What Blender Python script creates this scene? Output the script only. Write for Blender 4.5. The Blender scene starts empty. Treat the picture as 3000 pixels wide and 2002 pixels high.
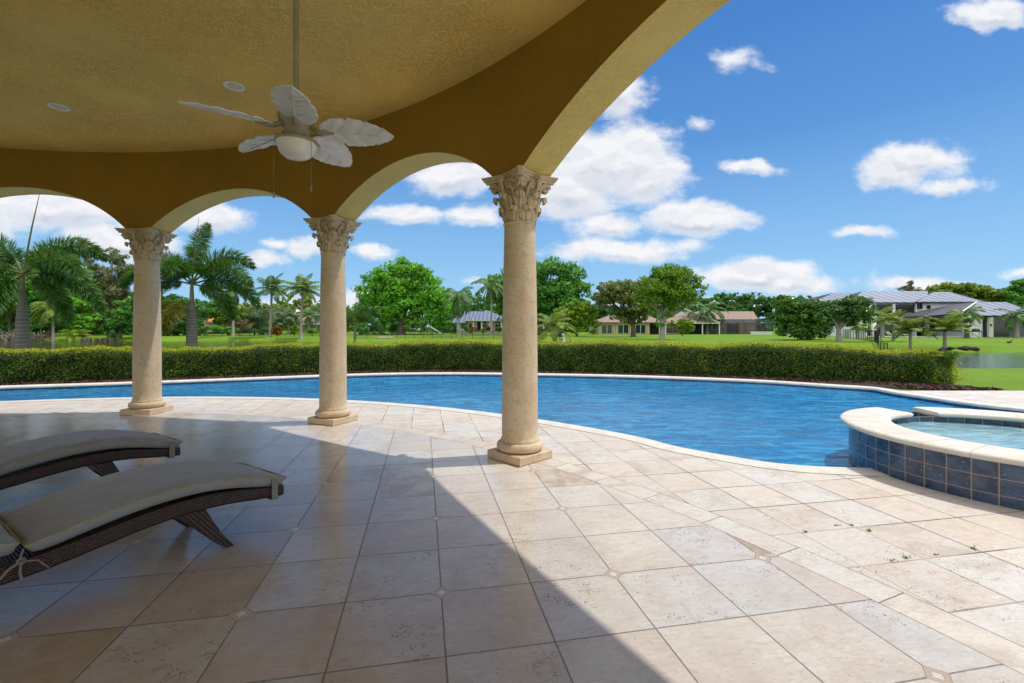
import bpy, bmesh, math, random
import numpy as np
from mathutils import Vector, Matrix
from mathutils.geometry import tessellate_polygon
R = math.radians
rng = np.random.default_rng(7)
random.seed(7)
scene = bpy.context.scene
COL = scene.collection

# ------------------------------------------------------------ camera
F, CY, EYE = 1344.0, 965.0, 1.315
cam = bpy.data.objects.new('camera', bpy.data.cameras.new('camera'))
COL.objects.link(cam)
cam.location = (0, 0, EYE)
cam.rotation_euler = (R(90), 0, 0)
cam.data.sensor_width = 36
cam.data.lens = 36 * F / 3000
cam.data.shift_y = -(1001 - CY) / 3000
cam.data.clip_start = 0.05
cam.data.clip_end = 3000
scene.camera = cam

# ------------------------------------------------------------ node helper
class G:
    def __init__(s, nt):
        s.nt = nt; s.N = nt.nodes; s.L = nt.links
    def node(s, t, **kw):
        n = s.N.new(t)
        for k, v in kw.items(): setattr(n, k, v)
        return n
    def put(s, sock, v):
        if isinstance(v, bpy.types.NodeSocket): s.L.new(v, sock)
        elif v is not None: sock.default_value = v
    def m(s, op, a, b=None, c=None, clamp=False):
        n = s.node('ShaderNodeMath', operation=op, use_clamp=clamp)
        s.put(n.inputs[0], a)
        if b is not None: s.put(n.inputs[1], b)
        if c is not None: s.put(n.inputs[2], c)
        return n.outputs[0]
    def v(s, op, a, b=None):
        n = s.node('ShaderNodeVectorMath', operation=op)
        s.put(n.inputs[0], a)
        if b is not None: s.put(n.inputs[1], b)
        return n.outputs['Value'] if op in ('LENGTH', 'DOT_PRODUCT', 'DISTANCE') else n.outputs[0]
    def mix(s, f, a, b, mode='MIX'):
        n = s.node('ShaderNodeMix', data_type='RGBA', blend_type=mode)
        s.put(n.inputs[0], f); s.put(n.inputs[6], c4(a)); s.put(n.inputs[7], c4(b))
        return n.outputs[2]
    def rng(s, x, a, b, c=0., d=1., smooth=True):
        n = s.node('ShaderNodeMapRange', interpolation_type='SMOOTHSTEP' if smooth else 'LINEAR')
        s.put(n.inputs[0], x)
        for i, q in enumerate((a, b, c, d)): s.put(n.inputs[i + 1], q)
        return n.outputs[0]
    def noise(s, vec, scale, detail=4., rough=.55, dist=0., out='Fac', dim='3D'):
        n = s.node('ShaderNodeTexNoise', noise_dimensions=dim)
        if vec is not None: s.L.new(vec, n.inputs['Vector'])
        n.inputs['Scale'].default_value = scale
        n.inputs['Detail'].default_value = detail
        n.inputs['Roughness'].default_value = rough
        n.inputs['Distortion'].default_value = dist
        return n.outputs[out]
    def voro(s, vec, scale, out='Distance', feature='F1'):
        n = s.node('ShaderNodeTexVoronoi', feature=feature)
        s.L.new(vec, n.inputs['Vector']); n.inputs['Scale'].default_value = scale
        return n.outputs[out]
    def bump(s, h, strength, dist, normal=None):
        n = s.node('ShaderNodeBump')
        s.put(n.inputs['Strength'], strength); s.put(n.inputs['Distance'], dist)
        s.put(n.inputs['Height'], h)
        if normal is not None: s.L.new(normal, n.inputs['Normal'])
        return n.outputs[0]
    def xyz(s, vec):
        n = s.node('ShaderNodeSeparateXYZ'); s.L.new(vec, n.inputs[0]); return n.outputs
    def comb(s, x, y, z=0.):
        n = s.node('ShaderNodeCombineXYZ')
        s.put(n.inputs[0], x); s.put(n.inputs[1], y); s.put(n.inputs[2], z)
        return n.outputs[0]
    def obj(s):
        return s.node('ShaderNodeTexCoord').outputs['Object']
    def scale(s, vec, sc):
        return s.v('MULTIPLY', vec, sc)

def c4(c):
    if isinstance(c, (tuple, list)) and len(c) == 3: return (c[0], c[1], c[2], 1)
    return c

def new_mat(name):
    m = bpy.data.materials.new(name); m.use_nodes = True
    g = G(m.node_tree)
    p = g.N['Principled BSDF']
    return m, g, p

def M(name, c, c2=None, scale=3., rough=.6, bump=0., bscale=30., metallic=0., spec=.5, amount=1., stretch=None, bdist=.01):
    m, g, p = new_mat(name)
    o = g.obj()
    if stretch: o = g.scale(o, stretch)
    if c2 is None: c2 = tuple(x * .8 for x in c)
    f = g.rng(g.noise(o, scale, 5), .3, .7)
    g.L.new(g.mix(g.m('MULTIPLY', f, amount), c, c2), p.inputs['Base Color'])
    p.inputs['Roughness'].default_value = rough
    p.inputs['Metallic'].default_value = metallic
    p.inputs['Specular IOR Level'].default_value = spec
    if bump:
        g.L.new(g.bump(g.noise(o, bscale, 4), bump, bdist), p.inputs['Normal'])
    return m

# ------------------------------------------------------------ world: sky with fair-weather clouds
SUN_EL, SUN_AZ = R(66.2), math.atan2(.98, .205)      # azimuth measured from +Y towards +X
SKY, SUN, EXPO = .15, 2.0, .74
w = bpy.data.worlds.new('World'); scene.world = w; w.use_nodes = True
g = G(w.node_tree)
bg = g.N['Background']; bg.inputs['Strength'].default_value = SKY
sky = g.node('ShaderNodeTexSky', sky_type='NISHITA')
sky.sun_disc = False; sky.sun_elevation = SUN_EL; sky.sun_rotation = SUN_AZ
sky.air_density = 1.0; sky.dust_density = .3; sky.ozone_density = 3.0
gen = g.node('ShaderNodeTexCoord').outputs['Generated']
x, y, z = g.xyz(gen)
ys = g.m('MAXIMUM', y, .08)
uv = g.comb(g.m('DIVIDE', x, ys), g.m('DIVIDE', z, ys), 0.)
warp = g.noise(uv, 7., 6, .6, out='Color')
wuv = g.v('ADD', uv, g.scale(g.v('SUBTRACT', warp, (.5, .5, .5)), (.16, .07, 0)))
# (u, v) are direction ratios; half widths; strength
CL = [(.20, .37, .18, .10, 1.25), (.12, .30, .13, .07, 1.1), (.30, .33, .10, .06, 1.0), (.40, .238, .15, .042, 1.1), (.22, .228, .13, .036, .95), (.24, .172, .18, .034, 1.0), (.16, .165, .09, .022, .8),
      (.53, .117, .15, .038, 1.15), (.62, .095, .13, .028, .95), (.90, .375, .13, .045, 1.05), (.83, .345, .09, .042, .95), (.95, .315, .09, .024, .7), (.51, .352, .065, .018, .85), (.76, .212, .09, .018, .85),
      (1.05, .695, .11, .04, 1.0), (.50, .585, .06, .028, .5), (.88, .10, .13, .024, .95), (.235, .52, .06, .07, .9), (-.23, .25, .10, .027, 1.0), (-.09, .25, .09, .027, 1.0), (-.12, .335, .14, .05, .95), (-.31, .165, .07, .020, .9),
      (-.44, .18, .055, .026, .75), (-.54, .155, .06, .024, .8), (-.52, .19, .05, .014, .5), (-.65, .24, .08, .038, .85), (-1.0, .26, .22, .065, 1.1), (-.85, .19, .14, .055, 1.0), (-1.15, .26, .12, .08, 1.0),
      (-.35, .07, .18, .022, .7), (-.05, .10, .06, .012, .55), (-.40, .045, .3, .02, .6), (1.1, .125, .06, .014, .5), (.40, .455, .03, .012, .35), (.42, .06, .3, .02, .5)]
def cloud_mask(vec):
    mk = None
    for (cu, cv, ru, rv, st) in CL:
        d = g.v('LENGTH', g.v('DIVIDE', g.v('SUBTRACT', vec, (cu, cv, 0)), (ru, rv, 1)))
        k = g.m('MULTIPLY', g.m('SUBTRACT', 1.0, d), st)
        mk = k if mk is None else g.m('MAXIMUM', mk, k)
    return mk
mask = cloud_mask(wuv); mask_up = cloud_mask(g.v('ADD', wuv, (0, .018, 0)))
fb = g.noise(g.scale(uv, (1, 1.9, 1)), 9., 9, .62)
dens = g.m('ADD', g.m('MULTIPLY', mask, .95), g.m('MULTIPLY', g.m('SUBTRACT', fb, .47), 1.5))
alpha = g.m('MULTIPLY', g.rng(dens, -.06, .56), g.rng(y, .09, .2))
fb2 = g.noise(g.scale(g.v('ADD', uv, (0, .022, 0)), (1, 1.9, 1)), 9., 6, .6)
lit = g.rng(g.m('SUBTRACT', fb, fb2), -.07, .06)
thick = g.rng(dens, .3, .95)
under = g.rng(g.m('SUBTRACT', mask_up, mask), -.15, .40)
ccol = g.mix(g.m('MULTIPLY', g.rng(dens, .1, .7), g.m('ADD', g.m('MULTIPLY', under, .75), g.m('MULTIPLY', g.m('SUBTRACT', 1.0, lit), .30)), clamp=True), (3.8, 3.8, 3.88), (2.35, 2.55, 2.95))
hs = g.node('ShaderNodeHueSaturation'); g.L.new(sky.outputs[0], hs.inputs['Color'])
hs.inputs['Saturation'].default_value = 1.12; hs.inputs['Value'].default_value = 1.0
el_ = g.m('DIVIDE', z, g.m('SQRT', g.m('ADD', g.m('MULTIPLY', x, x), g.m('MULTIPLY', y, y))))
rp = g.node('ShaderNodeValToRGB'); e = rp.color_ramp.elements
for _k in range(4): e.new(.5)
for i_, (p_, c_) in enumerate([(0., (1.35, 2.4, 3.4)), (.10, (1.1, 2.2, 3.4)), (.22, (.78, 1.75, 3.15)), (.38, (.38, 1.15, 2.65)), (.6, (.22, .85, 2.3)), (1., (.2, .75, 2.1))]):
    e[i_].position = p_; e[i_].color = tuple(q / 5 for q in c_) + (1,)
g.L.new(el_, rp.inputs[0])
blue = g.mix(.92, hs.outputs[0], g.scale(rp.outputs[0], (5, 5, 5)))
bk = g.m('MULTIPLY', g.rng(g.noise(gen, 2.4, 6, .6), .38, .56), g.rng(g.m('MAXIMUM', g.m('MULTIPLY', y, -1.), g.m('SUBTRACT', el_, .95)), .02, .25))  # extra-bright clouds added out of view behind and overhead to fill the shade
g.L.new(g.mix(g.m('MAXIMUM', g.m('MULTIPLY', alpha, .96), g.m('MULTIPLY', bk, .9)), blue, g.mix(bk, ccol, (7.6, 7.3, 6.9))), bg.inputs['Color'])

sun = bpy.data.objects.new('sun', bpy.data.lights.new('sun', 'SUN')); COL.objects.link(sun)
sun.data.energy = SUN; sun.data.angle = R(.7); sun.data.color = (1, .95, .87)
sd = Vector((math.sin(SUN_AZ) * math.cos(SUN_EL), math.cos(SUN_AZ) * math.cos(SUN_EL), math.sin(SUN_EL)))
sun.rotation_euler = sd.to_track_quat('Z', 'Y').to_euler(); sun.location = (20, 10, 40)
vs = scene.view_settings
vs.view_transform = 'Standard'; vs.look = 'None'; vs.exposure = EXPO; vs.gamma = 1; vs.use_curve_mapping = False
scene.cycles.max_bounces = 8; scene.cycles.diffuse_bounces = 5; scene.cycles.transparent_max_bounces = 12
scene.cycles.use_denoising = True
scene.cycles.caustics_reflective = False; scene.cycles.caustics_refractive = False

# ------------------------------------------------------------ object helpers
def tag(o, label=None, cat=None, group=None, kind=None):
    if label: o['label'] = label
    if cat: o['category'] = cat
    if group: o['group'] = group
    if kind: o['kind'] = kind
    return o

def empty(name, loc, label, cat, group=None, rz=0.):
    o = bpy.data.objects.new(name, None); COL.objects.link(o)
    o.empty_display_size = .2
    o.location = loc; o.rotation_euler = (0, 0, rz)
    return tag(o, label, cat, group)

class MB:
    """collects shapes, then links them as one mesh object"""
    def __init__(s): s.v = []; s.f = []; s.mi = []
    def add(s, vs, fs, mi=0):
        n = len(s.v); s.v += [tuple(p) for p in vs]; s.f += [tuple(i + n for i in f) for f in fs]; s.mi += [mi] * len(fs)
    def box(s, x0, x1, y0, y1, z0, z1, mi=0, bev=0.):
        if bev > 0:
            b = bev; pts = []
            for (zz, q) in ((z0, b), (z0 + b, 0), (z1 - b, 0), (z1, b)):
                pts += [(x0 + q, y0 + q, zz), (x1 - q, y0 + q, zz), (x1 - q, y1 - q, zz), (x0 + q, y1 - q, zz)]
            fs = [(3, 2, 1, 0), (12, 13, 14, 15)]
            for k in range(3):
                for i in range(4):
                    j = (i + 1) % 4; fs.append((4 * k + i, 4 * k + j, 4 * k + 4 + j, 4 * k + 4 + i))
            s.add(pts, fs, mi); return
        s.add([(x0, y0, z0), (x1, y0, z0), (x1, y1, z0), (x0, y1, z0), (x0, y0, z1), (x1, y0, z1), (x1, y1, z1), (x0, y1, z1)],
              [(3, 2, 1, 0), (4, 5, 6, 7), (0, 1, 5, 4), (1, 2, 6, 5), (2, 3, 7, 6), (3, 0, 4, 7)], mi)
    def tube(s, pts, rad, n=8, caps=True, mi=0):
        pts = [Vector(p) for p in pts]
        if not isinstance(rad, (list, tuple)): rad = [rad] * len(pts)
        vs = []; up0 = None
        for i, p in enumerate(pts):
            a = pts[max(i - 1, 0)]; b = pts[min(i + 1, len(pts) - 1)]
            d = (b - a).normalized()
            if up0 is None:
                up0 = d.orthogonal().normalized()
            up = (up0 - d * up0.dot(d)).normalized(); up0 = up
            sd_ = d.cross(up)
            for k in range(n):
                t = 2 * math.pi * k / n
                vs.append(p + (up * math.cos(t) + sd_ * math.sin(t)) * rad[i])
        fs = []
        for i in range(len(pts) - 1):
            for k in range(n):
                j = (k + 1) % n
                fs.append((i * n + k, i * n + j, (i + 1) * n + j, (i + 1) * n + k))
        if caps:
            fs.append(tuple(range(n))[::-1]); fs.append(tuple((len(pts) - 1) * n + k for k in range(n)))
        s.add(vs, fs, mi)
    def lathe(s, prof, n=32, mi=0, c=(0, 0, 0)):
        vs = []
        for (r, z_) in prof:
            for k in range(n):
                t = 2 * math.pi * k / n; vs.append((c[0] + r * math.cos(t), c[1] + r * math.sin(t), c[2] + z_))
        fs = []
        for i in range(len(prof) - 1):
            for k in range(n):
                j = (k + 1) % n; fs.append((i * n + k, i * n + j, (i + 1) * n + j, (i + 1) * n + k))
        fs.append(tuple(range(n))[::-1]); fs.append(tuple((len(prof) - 1) * n + k for k in range(n)))
        s.add(vs, fs, mi)
    def grid(s, P, closed_u=False, mi=0):
        """P[i][j] points"""
        ni, nj = len(P), len(P[0]); vs = [p for row in P for p in row]; fs = []
        for i in range(ni if closed_u else ni - 1):
            for j in range(nj - 1):
                a = i * nj + j; b = ((i + 1) % ni) * nj + j
                fs.append((a, b, b + 1, a + 1))
        s.add(vs, fs, mi)
    def build(s, name, mats, parent=None, loc=None, smooth=None, rz=0.):
        me = bpy.data.meshes.new(name)
        me.from_pydata(s.v, [], s.f)
        if not isinstance(mats, (list, tuple)): mats = [mats]
        for m_ in mats: me.materials.append(m_)
        me.polygons.foreach_set('material_index', s.mi)
        me.validate(); me.update()
        o = bpy.data.objects.new(name, me); COL.objects.link(o)
        if parent: o.parent = parent
        if loc: o.location = loc
        if rz: o.rotation_euler = (0, 0, rz)
        if smooth is not None:
            me.shade_smooth() if smooth >= 180 else me.set_sharp_from_angle(angle=R(smooth))
            if smooth < 180:
                me.polygons.foreach_set('use_smooth', [True] * len(me.polygons))
        return o

def quads_obj(name, V, mat_, parent=None, rnd=None, nv=4, loc=None):
    """V: (n, nv, 3) array -> one mesh of n separate small faces, with a per-face random value"""
    n = len(V)
    me = bpy.data.meshes.new(name)
    me.vertices.add(n * nv); me.vertices.foreach_set('co', np.ascontiguousarray(V, dtype=np.float32).ravel())
    me.loops.add(n * nv); me.loops.foreach_set('vertex_index', np.arange(n * nv, dtype=np.int32))
    me.polygons.add(n); me.polygons.foreach_set('loop_start', np.arange(0, n * nv, nv, dtype=np.int32))
    if rnd is None: rnd = rng.random(n)
    at = me.attributes.new('rnd', 'FLOAT', 'FACE'); at.data.foreach_set('value', np.asarray(rnd, dtype=np.float32))
    me.materials.append(mat_); me.update(calc_edges=True)
    o = bpy.data.objects.new(name, me); COL.objects.link(o)
    if parent: o.parent = parent
    if loc: o.location = loc
    return o

def PX(u, D): return (u - 1500) / F * D
def PZ(v, D): return EYE + (CY - v) / F * D
def sstep(a, b, t):
    t = min(max((t - a) / (b - a), 0), 1); return t * t * (3 - 2 * t)
def catmull(P, n=8, closed=True):
    out = []; N = len(P)
    rngi = range(N) if closed else range(N - 1)
    for i in rngi:
        g_ = (lambda k: P[k % N]) if closed else (lambda k: P[min(max(k, 0), N - 1)])
        p0, p1, p2, p3 = g_(i - 1), g_(i), g_(i + 1), g_(i + 2)
        for k in range(n):
            t = k / n
            out.append(tuple(.5 * ((2 * p1[a]) + (-p0[a] + p2[a]) * t + (2 * p0[a] - 5 * p1[a] + 4 * p2[a] - p3[a]) * t * t + (-p0[a] + 3 * p1[a] - 3 * p2[a] + p3[a]) * t ** 3) for a in range(len(p1))))
    if not closed: out.append(tuple(P[-1]))
    return out
def offset(P, d):
    """offset closed polygon outward by d (counter-clockwise polygons)"""
    N = len(P); out = []
    for i in range(N):
        a = Vector(P[i - 1][:2]); b = Vector(P[(i + 1) % N][:2]); t = (b - a).normalized()
        out.append((P[i][0] + t.y * d, P[i][1] - t.x * d))
    return out
def area(P): return .5 * sum(P[i - 1][0] * P[i][1] - P[i][0] * P[i - 1][1] for i in range(len(P)))
def fill(P, z_):
    vs = [Vector((p[0], p[1], 0)) for p in P]
    tr = tessellate_polygon([vs])
    fs = []
    for t in tr:
        a, b, c = [vs[i] for i in t]
        fs.append(tuple(t) if (b - a).cross(c - a).z > 0 else tuple(t)[::-1])
    return [(p[0], p[1], z_) for p in P], fs

# ------------------------------------------------------------ materials
CX, CYC = -5.96, -1.2          # centre of the round loggia in plan
TH = .191                      # direction of the floor tiles
def travertine():
    m, g, p = new_mat('travertine tiles')
    o = g.obj(); x, y, z = g.xyz(o)
    c_, s_ = math.cos(TH), math.sin(TH)
    a = g.m('ADD', g.m('MULTIPLY', x, c_), g.m('MULTIPLY', y, s_))
    b = g.m('ADD', g.m('MULTIPLY', x, -s_), g.m('MULTIPLY', y, c_))
    dx = g.m('SUBTRACT', x, CX); dy = g.m('SUBTRACT', y, CYC)
    r = g.m('SQRT', g.m('ADD', g.m('MULTIPLY', dx, dx), g.m('MULTIPLY', dy, dy)))
    phi = g.m('ARCTAN2', dx, dy)
    inside = g.m('LESS_THAN', r, 8.44); outer = g.m('GREATER_THAN', r, 8.65)
    def cell(a0, b0, pitch):
        ai = g.m('DIVIDE', g.m('SUBTRACT', a, a0), pitch); bi = g.m('DIVIDE', g.m('SUBTRACT', b, b0), pitch)
        fa, fb_ = g.m('FLOOR', ai), g.m('FLOOR', bi)
        ea = g.m('SUBTRACT', .5, g.m('ABSOLUTE', g.m('SUBTRACT', g.m('SUBTRACT', ai, fa), .5)))
        eb = g.m('SUBTRACT', .5, g.m('ABSOLUTE', g.m('SUBTRACT', g.m('SUBTRACT', bi, fb_), .5)))
        return ai, bi, fa, fb_, g.m('MULTIPLY', ea, pitch), g.m('MULTIPLY', eb, pitch)
    ai, bi, fa, fb_, ea, eb = cell(-.826, 2.317, .4572)
    xa, xb, xfa, xfb, xea, xeb = cell(1.964, 1.706, .4245)
    # inset diamonds at every second crossing
    da = g.m('ABSOLUTE', g.m('SUBTRACT', ai, g.m('MULTIPLY', g.m('ROUND', g.m('MULTIPLY', ai, .5)), 2.)))
    db = g.m('ABSOLUTE', g.m('SUBTRACT', bi, g.m('MULTIPLY', g.m('ROUND', g.m('MULTIPLY', bi, .5)), 2.)))
    dd = g.m('ADD', da, db)
    dia = g.m('LESS_THAN', dd, .118); dcen = g.m('LESS_THAN', dd, .055)
    dline = g.m('ADD', g.m('LESS_THAN', g.m('ABSOLUTE', g.m('SUBTRACT', dd, .118)), .0045), g.m('LESS_THAN', g.m('ABSOLUTE', g.m('SUBTRACT', dd, .057)), .0035))
    dline = g.m('MINIMUM', dline, 1.)
    wob = g.m('MULTIPLY', g.m('SUBTRACT', g.noise(o, 30., 3), .5), .0035)
    gi = g.m('LESS_THAN', g.m('ADD', g.m('MINIMUM', ea, eb), wob), .0036)
    gi = g.m('MAXIMUM', g.m('MULTIPLY', gi, g.m('SUBTRACT', 1., dia)), dline)
    gx = g.m('LESS_THAN', g.m('ADD', g.m('MINIMUM', xea, xeb), wob), .0056)
    band = g.m('MULTIPLY', g.m('SUBTRACT', 1., inside), g.m('SUBTRACT', 1., outer))
    bl = g.m('MINIMUM', g.m('ABSOLUTE', g.m('SUBTRACT', r, 8.44)), g.m('ABSOLUTE', g.m('SUBTRACT', r, 8.65)))
    bp = g.m('MULTIPLY', phi, 8.55 / .52); bf = g.m('FLOOR', bp)
    bx = g.m('MULTIPLY', g.m('SUBTRACT', .5, g.m('ABSOLUTE', g.m('SUBTRACT', g.m('SUBTRACT', bp, bf), .5))), .52)
    gb = g.m('MAXIMUM', g.m('LESS_THAN', g.m('ADD', bl, wob), .0026), g.m('MULTIPLY', band, g.m('LESS_THAN', bx, .003)))
    jb = g.noise(o, 1.3, 2)
    jo = g.rng(jb, .40, .6, .35, 1.)                       # outdoor joints: some open and dark, some nearly closed
    joint = g.m('MAXIMUM', g.m('MULTIPLY', gi, inside), g.m('MAXIMUM', gb, g.m('MULTIPLY', g.m('MULTIPLY', gx, outer), jo)), clamp=True)
    # tile identity
    idv = g.comb(g.m('ADD', g.m('MULTIPLY', fa, inside), g.m('ADD', g.m('MULTIPLY', xfa, outer), g.m('MULTIPLY', bf, band))),
                 g.m('ADD', g.m('MULTIPLY', fb_, inside), g.m('MULTIPLY', xfb, outer)), g.m('ADD', inside, g.m('MULTIPLY', outer, 2.)))
    wn = g.node('ShaderNodeTexWhiteNoise', noise_dimensions='3D'); g.L.new(idv, wn.inputs['Vector'])
    r1, r2, r3 = g.xyz(wn.outputs['Color'])
    tv = g.v('ADD', o, g.scale(wn.outputs['Color'], (13, 17, 0)))    # texture offset per tile
    va = g.comb(g.m('MULTIPLY', a, 1.), g.m('MULTIPLY', b, 3.2), 0.)
    va = g.v('ADD', va, g.scale(wn.outputs['Color'], (9, 7, 5)))
    n1 = g.noise(va, 3.2, 8, .62, .8); n2 = g.noise(tv, 2.2, 4, .5); n3 = g.noise(va, 14., 6, .6, 1.2)
    cream = (.62, .565, .49); pink = (.55, .46, .395); grey = (.59, .575, .54); ochre = (.52, .37, .21)
    col = g.mix(g.rng(r1, .35, .65), cream, grey)
    col = g.mix(g.m('MULTIPLY', g.rng(r2, .4, .9), .55), col, pink)
    col = g.mix(g.m('MULTIPLY', g.rng(n2, .42, .66), .55), col, pink)
    och = g.m('MULTIPLY', g.rng(g.m('ADD', g.m('MULTIPLY', n1, .45), g.m('MULTIPLY', g.noise(tv, 4., 6, .62, .5), .55)), .50, .66), g.rng(r3, .45, .95, .10, .6))
    col = g.mix(och, col, ochre)
    col = g.mix(g.m('MULTIPLY', g.rng(n3, .5, .70), .42), col, (.42, .36, .31))
    col = g.mix(g.m('MULTIPLY', g.rng(g.noise(tv, 6., 7, .7, 1.5), .52, .68), .5), col, (.50, .38, .27))
    col = g.mix(g.m('MULTIPLY', g.rng(g.noise(va, 5.5, 8, .7, .4), .40, .30), .5), col, (.70, .67, .62))
    col = g.mix(g.m('MULTIPLY', g.rng(n3, .5, .28), .35), col, (.78, .75, .70))
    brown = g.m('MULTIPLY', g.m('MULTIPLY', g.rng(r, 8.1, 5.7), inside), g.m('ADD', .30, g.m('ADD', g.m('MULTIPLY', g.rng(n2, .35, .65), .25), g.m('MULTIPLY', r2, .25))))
    col = g.mix(brown, col, (.36, .26, .18))  # browner stone indoors, with the inward falloff of light painted in too
    # dark brownish tiles here and there indoors
    dk = g.m('MULTIPLY', g.m('MULTIPLY', g.m('GREATER_THAN', r3, .90), inside), .8)
    n5 = g.noise(tv, 5., 7, .65, .6)
    col = g.mix(g.m('MULTIPLY', dk, g.rng(n5, .35, .62)), col, (.37, .26, .15))
    # pits
    pv = g.v('ADD', g.comb(g.m('MULTIPLY', a, 1.), g.m('MULTIPLY', b, 1.8), 0.), g.scale(wn.outputs['Color'], (9, 7, 5)))
    vor = g.voro(pv, 74.); pn = g.noise(tv, 4.5, 3, .6, .8)
    pitden = g.m('MULTIPLY', g.rng(pn, .47, .60), g.rng(r1, .25, .8, .25, 1.))
    pit = g.m('MULTIPLY', g.m('LESS_THAN', vor, g.rng(g.noise(pv, 17., 3, .6), .35, .68, .08, .40)), g.m('GREATER_THAN', g.m('MULTIPLY', pitden, g.noise(pv, 40., 2)), .22))
    pit2 = g.m('MULTIPLY', g.m('GREATER_THAN', g.noise(pv, 60., 4, .7), .655), .8)
    pit = g.m('MAXIMUM', pit, pit2)
    pit = g.m('MULTIPLY', pit, g.m('SUBTRACT', 1., dia))
    col = g.mix(g.m('MULTIPLY', pit, .8), col, (.12, .10, .085))
    inlay = g.mix(dcen, (.50, .39, .28), (.66, .61, .54))
    isd = g.m('MULTIPLY', dia, inside)
    col = g.mix(isd, col, inlay)
    jc = g.mix(inside, (.075, .048, .036), (.13, .10, .075))
    col = g.mix(g.m('MULTIPLY', joint, .9), col, jc)
    # grime patches outdoors
    gr = g.m('MULTIPLY', g.rng(g.noise(tv, 2.6, 6, .62, .5), .50, .70), g.m('SUBTRACT', 1., g.m('MULTIPLY', inside, .45)))
    col = g.mix(g.m('MULTIPLY', gr, .6), col, (.40, .32, .26))
    col = g.mix(g.m('MULTIPLY', g.rng(g.noise(o, .5, 5, .65), .48, .68), .42), col, (.46, .40, .34))
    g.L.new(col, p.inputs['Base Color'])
    rough = g.m('ADD', g.m('MULTIPLY', inside, -.42), .62)
    rough = g.m('ADD', rough, g.m('ADD', g.m('MULTIPLY', g.m('SUBTRACT', n3, .5), .25), g.m('MULTIPLY', joint, .3)))
    g.L.new(rough, p.inputs['Roughness'])
    h = g.m('SUBTRACT', g.m('MULTIPLY', n3, .25), g.m('MAXIMUM', joint, g.m('MULTIPLY', pit, .8)))
    nb = g.bump(h, .5, .004)
    nb = g.bump(g.noise(idv, 3.1, 1), .0, .001, nb)
    g.L.new(nb, p.inputs['Normal'])
    return m
m_tile = travertine()

def stucco(name, c, c2, rough=.85, bump=.55):
    m, g, p = new_mat(name)
    o = g.obj()
    n = g.noise(g.scale(o, (1, 1, 1)), .9, 5)
    col = g.mix(g.rng(n, .3, .7), c, c2)
    dn = g.noise(g.scale(o, (1, 1.6, 1)), 21., 3, .5, 1.8)
    ridge = g.m('SUBTRACT', 1., g.m('MULTIPLY', g.m('ABSOLUTE', g.m('SUBTRACT', dn, .5)), 15.), clamp=True)   # thin curling trowel marks
    patch = g.rng(g.noise(o, 1.4, 2, .5), .05, .85)
    lump = g.noise(g.scale(o, (1, 1, .6)), 38., 5, .65, .6)
    mark = g.m('MULTIPLY', ridge, patch)
    col = g.mix(g.m('MULTIPLY', mark, .34), col, tuple(x * .5 for x in c))
    g.L.new(col, p.inputs['Base Color'])
    p.inputs['Roughness'].default_value = rough; p.inputs['Specular IOR Level'].default_value = .25
    h = g.m('ADD', g.m('MULTIPLY', lump, .9), g.m('MULTIPLY', mark, -.9))
    g.L.new(g.bump(h, bump, .012), p.inputs['Normal'])
    return m
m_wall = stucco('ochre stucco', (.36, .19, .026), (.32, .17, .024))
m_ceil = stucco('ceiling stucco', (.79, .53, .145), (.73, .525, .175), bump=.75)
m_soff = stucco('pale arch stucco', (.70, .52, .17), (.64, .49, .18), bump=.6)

def stone(name, c, c2, pits=True, dirt=.5):
    m, g, p = new_mat(name)
    o = g.obj()
    n = g.noise(g.scale(o, (1, 1, .6)), 3., 7, .6); f = g.noise(o, 60., 4, .65)
    col = g.mix(g.rng(n, .3, .7), c, c2)
    col = g.mix(g.m('MULTIPLY', g.rng(g.noise(o, 9., 6, .6), .5, .75), dirt), col, tuple(x * .55 for x in c))
    h = g.m('MULTIPLY', f, .3)
    if pits:
        vor = g.voro(o, 75.); pn = g.noise(o, 22., 3)
        pit = g.m('MULTIPLY', g.m('LESS_THAN', vor, .30), g.rng(pn, .44, .58))
        col = g.mix(g.m('MULTIPLY', pit, .75), col, (.16, .10, .05))
        h = g.m('SUBTRACT', h, pit)
    g.L.new(col, p.inputs['Base Color']); p.inputs['Roughness'].default_value = .75
    g.L.new(g.bump(h, .5, .006), p.inputs['Normal'])
    return m
m_shaft = stone('cast stone shaft', (.64, .52, .36), (.56, .41, .25), dirt=.5)
m_cap = stone('carved stone capital', (.60, .47, .32), (.50, .37, .23), pits=False, dirt=.75)
m_cope = M('pool coping stone', (.70, .66, .58), (.62, .58, .49), 6, .6, .3, 60, amount=.8)

def water(name, deep, light, rough, b1, b2, scale, fresn=1.33, strength=.25):
    m, g, p = new_mat(name)
    o = g.obj()
    n1 = g.noise(g.scale(o, (.55, 1.25, 1)), scale, 5, .55, .8)
    n2 = g.noise(g.scale(o, (.6, 1.3, 1)), scale * 3.6, 4, .6, .8)
    hh = g.m('ADD', g.m('MULTIPLY', n1, b1), g.m('MULTIPLY', n2, b2))
    col = g.mix(g.rng(g.noise(g.scale(o, (.45, 1.3, 1)), scale * 2.2, 6, .62, 1.2), .40, .66), deep, light)  # ripple glints painted in as streaks of the paler colour
    col = g.mix(g.m('MULTIPLY', g.rng(g.noise(o, .35, 3), .35, .65), .35), col, tuple(x * .7 for x in deep))
    g.L.new(col, p.inputs['Base Color'])
    p.inputs['Roughness'].default_value = rough; p.inputs['IOR'].default_value = fresn
    g.L.new(g.bump(hh, strength, .08), p.inputs['Normal'])
    return m
m_pool = water('rippled pool water', (.003, .14, .35), (.035, .34, .62), .05, 1., .5, 2.2, strength=.6)
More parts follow.
